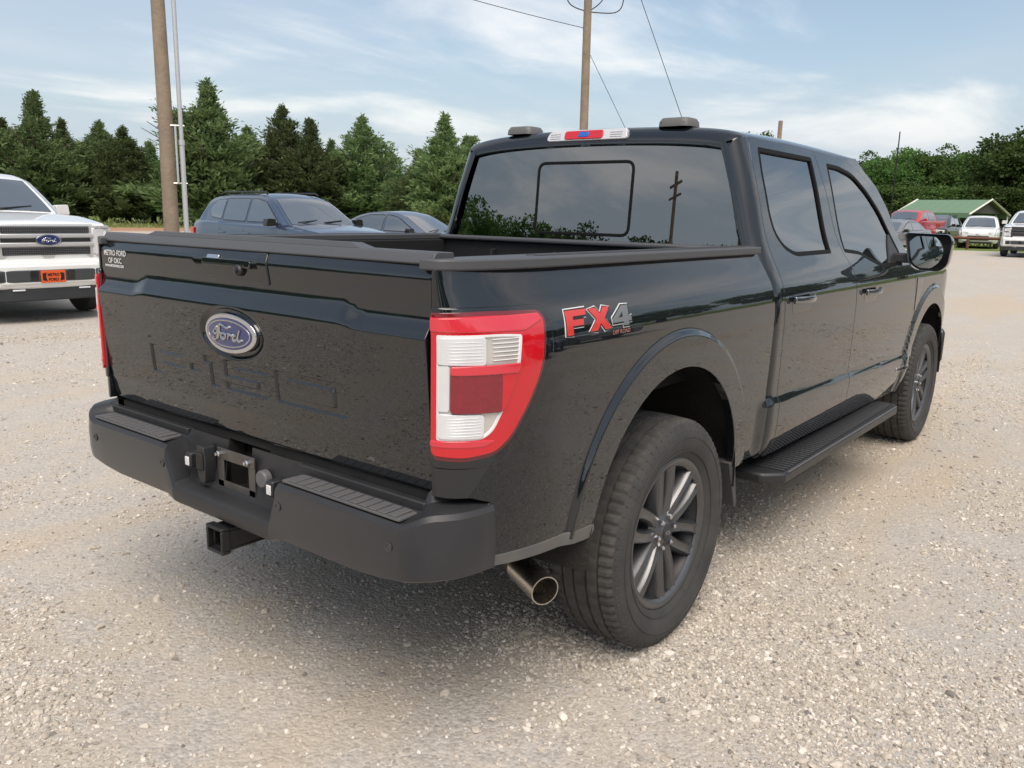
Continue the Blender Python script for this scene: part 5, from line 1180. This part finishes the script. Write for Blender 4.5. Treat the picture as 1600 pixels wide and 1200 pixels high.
def pickup_front(t, fx, frame, white, oval=True, plate=None, heavy=False):
    """grille, badge, bumper, plate and lamps of a full-size pickup, on its nose"""
    X = 2.885
    MB().prism([(X-.02, -.66), (X+.022, -.64), (X+.04, 0), (X+.022, .64), (X-.02, .66)], 'xy', .78, 1.235).obj('grille_surround', frame, t, b=.02)
    mesh = mat('grille_mesh', (.012, .012, .013), .5)
    for (z0, z1) in ((1.12, 1.205), (.845, .945)):
        g_ = MB().prism([(X+.0, -.59), (X+.034, -.585), (X+.05, 0), (X+.034, .585), (X+.0, .59)], 'xy', z0, z1).obj('grille_mesh', mesh, t, b=.012)
        mb = MB()
        for k in range(4): z = z0+.014+(z1-z0-.028)*k/3; mb.tube([(X+.038, -.57, z), (X+.054, 0, z), (X+.038, .57, z)], .0035, 4)
        for k in range(39): y = -.56+.0295*k; xx = X+.038+.016*(1-abs(y)/.57); mb.tube([(xx, y, z0+.012), (xx, y, z1-.012)], .003, 4)
        q = mb.obj('grille_wires', mat('grille_wire', (.10, .10, .105), .4), g_); q['kind'] = 'stuff'
    for (z0, z1) in ((1.062, 1.112), (.955, 1.005)): MB().prism([(X+.01, -.645), (X+.05, -.635), (X+.07, 0), (X+.05, .635), (X+.01, .645)], 'xy', z0, z1).obj('grille_bar', frame, t, b=.012)
    MB().prism([(X+.0, -.60), (X+.045, -.59), (X+.06, 0), (X+.045, .59), (X, .60)], 'xy', 1.012, 1.055).obj('centre_slot', mesh, t, b=.004)
    if oval:
        def So(u, v): return np.stack([X+.082-.15*np.asarray(u)**2+0*v, u+0*v, v+0*u], 1)
        o = patch('oval_badge', ell(.165, .070, 40, (0, 1.034)), So, chrome, t, step=.03, rim=.03)
        patch('badge_field', ell(.150, .058, 40, (0, 1.034)), So, blueem, o, step=.03, off=.002, rim=.002)
        def So2(u, v): p = So(u, v); p[:, 0] += .004; return p
        script(So2, o, .098, .047, (0, 1.028), badgem, .0055, 1)
    B = 2.94
    MB().prism([(B-.25, -.99), (B-.06, -.94), (B+.045, -.60), (B+.055, 0), (B+.045, .60), (B-.06, .94), (B-.25, .99)], 'xy', .47, .735).obj('front_bumper', white, t, b=.03)
    MB().prism([(B-.1, -.80), (B+.02, -.78), (B+.058, -.5), (B+.064, 0), (B+.058, .5), (B+.02, .78), (B-.1, .80)], 'xy', .515, .665).obj('bumper_inset', mat('inset_grey', (.05, .052, .055), .45), t, b=.012)
    for s in (-1, 1):
        MB().box(B+.02, B+.066, min(s*.19, s*.30), max(s*.19, s*.30), .53, .66).obj('bumper_slot', glossbl, t, b=.008)
        MB().box(B-.02, B+.03, min(s*.36, s*.52), max(s*.36, s*.52), .405, .425).obj('tow_hook', whitepl if plate else steel, t, b=.008)
        f_ = MB().box(B-.06, B+.045, min(s*.62, s*.74), max(s*.62, s*.74), .54, .63).obj('fog_lamp', blackpl, t, b=.01)
        # chrome lamp frame: an upright bracket beside the grille
        MB().prism([(X-.10, s*.93), (X+.0, s*.88), (X+.045, s*.66), (X-.05, s*.66)], 'xy', .83, .86).obj('lamp_frame', frame, t, b=.006)
        MB().prism([(X-.10, s*.935), (X+.002, s*.885), (X+.047, s*.66), (X-.05, s*.66)], 'xy', 1.185, 1.215).obj('lamp_frame', frame, t, b=.006)
        MB().prism([(X-.08, s*.90), (X+.006, s*.86), (X+.042, s*.70), (X-.05, s*.70)], 'xy', 1.00, 1.04).obj('lamp_frame', frame, t, b=.006)
    MB().prism([(B-.3, -.92), (B-.10, -.88), (B+.01, -.55), (B+.02, 0), (B+.01, .55), (B-.10, .88), (B-.3, .92)], 'xy', .27, .445).obj('lower_valance', mat('valance', (.03, .032, .035), .6), t, b=.02)
    if plate:
        pl_ = MB().box(B+.064, B+.074, -.165, .165, .50, .655).obj('front_plate', mat('plate_orange', (.72, .10, .018), .4), t, b=.006)
        for s in (-1, 1): MB().prism([(s*.145, .62), (s*.09, .63), (s*.10, .58), (s*.085, .52), (s*.145, .535)], 'yz', B+.0735, B+.0755).obj('plate_mark', decblk, pl_)
        for k, (yy, zz) in enumerate([(-.065, .600), (-.022, .606), (.022, .606), (.065, .600), (-.05, .545), (-.008, .540), (.035, .545)]):
            pass
        V, F = textmesh('METRO', .05, offset=.002)
        V2 = V.copy(); w_ = V[:, 0].max(); V2[:, 0] = (V[:, 0]/w_-.5)*.16; V2[:, 1] = V[:, 1]*1.0+.585
        put('plate_lettering', V2, F, lambda u, v: np.stack([B+.0752+0*u, u+0*v, v+0*u], 1), decblk, pl_, .0006)
        V2 = V2.copy(); V2[:, 1] -= .062; V, F = textmesh('FORD', .05, offset=.002); V2 = V.copy(); V2[:, 0] = (V[:, 0]/V[:, 0].max()-.5)*.14; V2[:, 1] = V[:, 1]+.525
        put('plate_lettering', V2, F, lambda u, v: np.stack([B+.0752+0*u, u+0*v, v+0*u], 1), decblk, pl_, .0006)
whitep = paintmat('paint_white', (.78, .78, .76), dust=.10); silver = mat('silver_frame', (.62, .62, .61), .30, metal=.55)
bluep = paintmat('paint_steel_blue', (.05, .082, .14), dust=.05, metal=.55, rough=.35); navyp = paintmat('paint_slate', (.11, .14, .19), dust=.05, metal=.5, rough=.35)
redp = paintmat('paint_red', (.50, .022, .022), dust=.04); blackp = paintmat('paint_black', (.012, .014, .017), dust=.04); greyp = paintmat('paint_grey', (.22, .22, .225), dust=.05, metal=.4)
wt, fx_ = vehicle('pickup', 'white pickup with orange front plate and oval badge, cut by the left frame edge', 'pickup truck', (2.26, 12.0), R(-91), whitep, 'parked_pickup')
pickup_front(wt, fx_, silver, whitep, plate=True); wt.scale = (1, .91, 1)
MB().box(1.02, 1.10, -.12, .12, 1.68, 1.74).obj('inside_mirror', decblk, wt, b=.01)
sv_, f1_ = vehicle('suv', 'steel-blue crossover with roof rails parked right of the wooden pole', 'car', (8.97, 13.16), R(-93), bluep, 'parked_car'); sv_.scale = (1.06, 1.06, 1.06)
vehicle('sedan', 'dark slate sedan parked between the blue crossover and the pickup cab', 'car', (13.1, 13.5), R(-84), navyp, 'parked_car')
rt_, f2 = vehicle('pickup', 'red pickup facing the camera beside the antenna, far right', 'pickup truck', at(1426, 52), R(172), redp, 'parked_pickup'); pickup_front(rt_, f2, silver, redp, oval=False)
vehicle('suv', 'dark SUV parked right behind the red pickup, far right', 'car', at(1468, 55), R(178), blackp, 'parked_car')
vehicle('suv', 'white SUV facing the camera in front of the carport, far right', 'car', at(1536, 52), R(187), whitep, 'parked_car')
ft, f3 = vehicle('pickup', 'white heavy pickup with dark grille at the right frame edge', 'pickup truck', at(1622, 43), R(182), whitep, 'parked_pickup'); pickup_front(ft, f3, mat('frame_dark', (.07, .07, .075), .4), whitep, oval=False)
vehicle('sedan', 'pale grey car just behind the pickup door mirror', 'car', at(1396, 41), R(170), greyp, 'parked_car')
G3 = 'vehicles mirrored in the pickup doors'
for (k, x, y, rz, pm_, nm, lb) in (('suv', 6.5, -11.5, 96, blackp, 'parked_car', 'black SUV mirrored in the pickup front door'), ('suv', 10.2, -11.8, 92, bluep, 'parked_car', 'blue SUV mirrored below the pickup door mirror'), ('pickup', 2.6, -12.5, 93, blackp, 'parked_pickup', 'black pickup mirrored in the pickup rear door'), ('suv', 14.0, -12, 95, greyp, 'parked_car', 'grey SUV mirrored in the pickup front fender')):
    vehicle(k, lb, 'car' if k != 'pickup' else 'pickup truck', (x, y), R(rz), pm_, nm, G3)

# ================================================================== carport, pipe fence, brush
cx_, cy_ = at(1487, 66); gz = float(terrain(cx_, cy_)); cp = thing('carport', 'green metal carport with open sides behind the parked cars, far right', 'carport', (cx_, cy_, gz), R(72))
grn = mat('carport_green', (.13, .22, .13), .6, noise=(2, .3, (.16, .25, .16))); trimw = mat('trim_cream', (.70, .66, .58), .5)
L_, Wc_, ze, zp = 2.6, 2.6, 1.85, 2.75
for s in (-1, 1):
    for k in range(7):
        x0 = -L_+k*2*L_/7; x1 = x0+2*L_/7-.012
        V = [(x0, s*Wc_, ze), (x1, s*Wc_, ze), (x1, 0, zp), (x0, 0, zp), (x0, s*Wc_, ze-.03), (x1, s*Wc_, ze-.03), (x1, 0, zp-.03), (x0, 0, zp-.03)]
        F = [(0, 1, 2, 3), (7, 6, 5, 4), (0, 4, 5, 1), (1, 5, 6, 2), (2, 6, 7, 3), (3, 7, 4, 0)]
        mk('roof_panel', V, F if s < 0 else [f[::-1] for f in F], grn, cp, None)
    MB().box(-L_, L_, s*Wc_-.03, s*Wc_+.03, ze-.32, ze-.03).obj('eave_panel', grn, cp)
    for x in (-L_+.1, 0, L_-.1): MB().tube([(x, s*(Wc_-.08), -.1), (x, s*(Wc_-.08), ze)], .045, 8).obj('post', trimw, cp)
for e in (-L_-.02, L_+.02):
    MB().tube([(e, -Wc_-.05, ze-.1), (e, 0, zp+.02), (e, Wc_+.05, ze-.1)], .07, 4).obj('gable_trim', trimw, cp)
MB().prism([(-Wc_, ze), (Wc_, ze), (0, zp-.05)], 'yz', -L_+.3, -L_+.35).obj('gable_sheet', mat('gable_dark', (.09, .085, .075), .7), cp)
MB().prism([(-Wc_*.93, ze+.02), (Wc_*.93, ze+.02), (0, zp-.08)], 'yz', L_-.35, L_-.3).obj('gable_sheet', mat('gable_dark', (.09, .085, .075), .7), cp)
rust = mat('rust_pipe', (.13, .05, .03), .8, noise=(3, .5, (.20, .09, .05)))
A = np.array(at(1360, 49.5)); B_ = np.array(at(1640, 48)); za_ = float(terrain(*A))
fence = thing('pipe_fence', 'low rusty brown pipe rail along the far edge of the lot', 'fence', (A[0], A[1], za_))
Lf = np.linalg.norm(B_-A); ux_ = (B_-A)/Lf
MB().tube([(ux_[0]*q, ux_[1]*q, .56) for q in np.linspace(0, Lf, 8)], .075, 10).obj('rail', rust, fence)
for q in np.linspace(.3, Lf-.3, 6): MB().tube([(ux_[0]*q, ux_[1]*q, -.2), (ux_[0]*q, ux_[1]*q, .56)], .07, 10).obj('post', rust, fence)
# grass and weeds along the edges of the lot
g = np.random.default_rng(5); N = 16000
th = g.uniform(R(-5), R(80), N); rr = 50+g.random(N)**1.5*34
gx, gy = rr*np.cos(th), rr*np.sin(th); P = np.stack([gx, gy, terrain(gx, gy)], 1); D = unit(g.normal(0, .5, (N, 3))+[0, 0, 1.2]); Lg = g.uniform(.08, .28, N)*(1+.9*(g.random(N) > .93))
Wd = unit(np.cross(D, g.normal(0, 1, D.shape))); V, F = kites(P, D, Wd, Lg, Lg*.35)
grassm = leafmat('grass_blades', (.12, .17, .045), (.22, .23, .085), (.27, .24, .11))
tag(bpy.data.objects.new('grass', fastmesh('grass', V, F, grassm)), 'rough grass along the edge of the lot', 'grass', kind='stuff'); go_ = [o for o in bpy.data.objects if o.name == 'grass'][0]; COL.objects.link(go_)
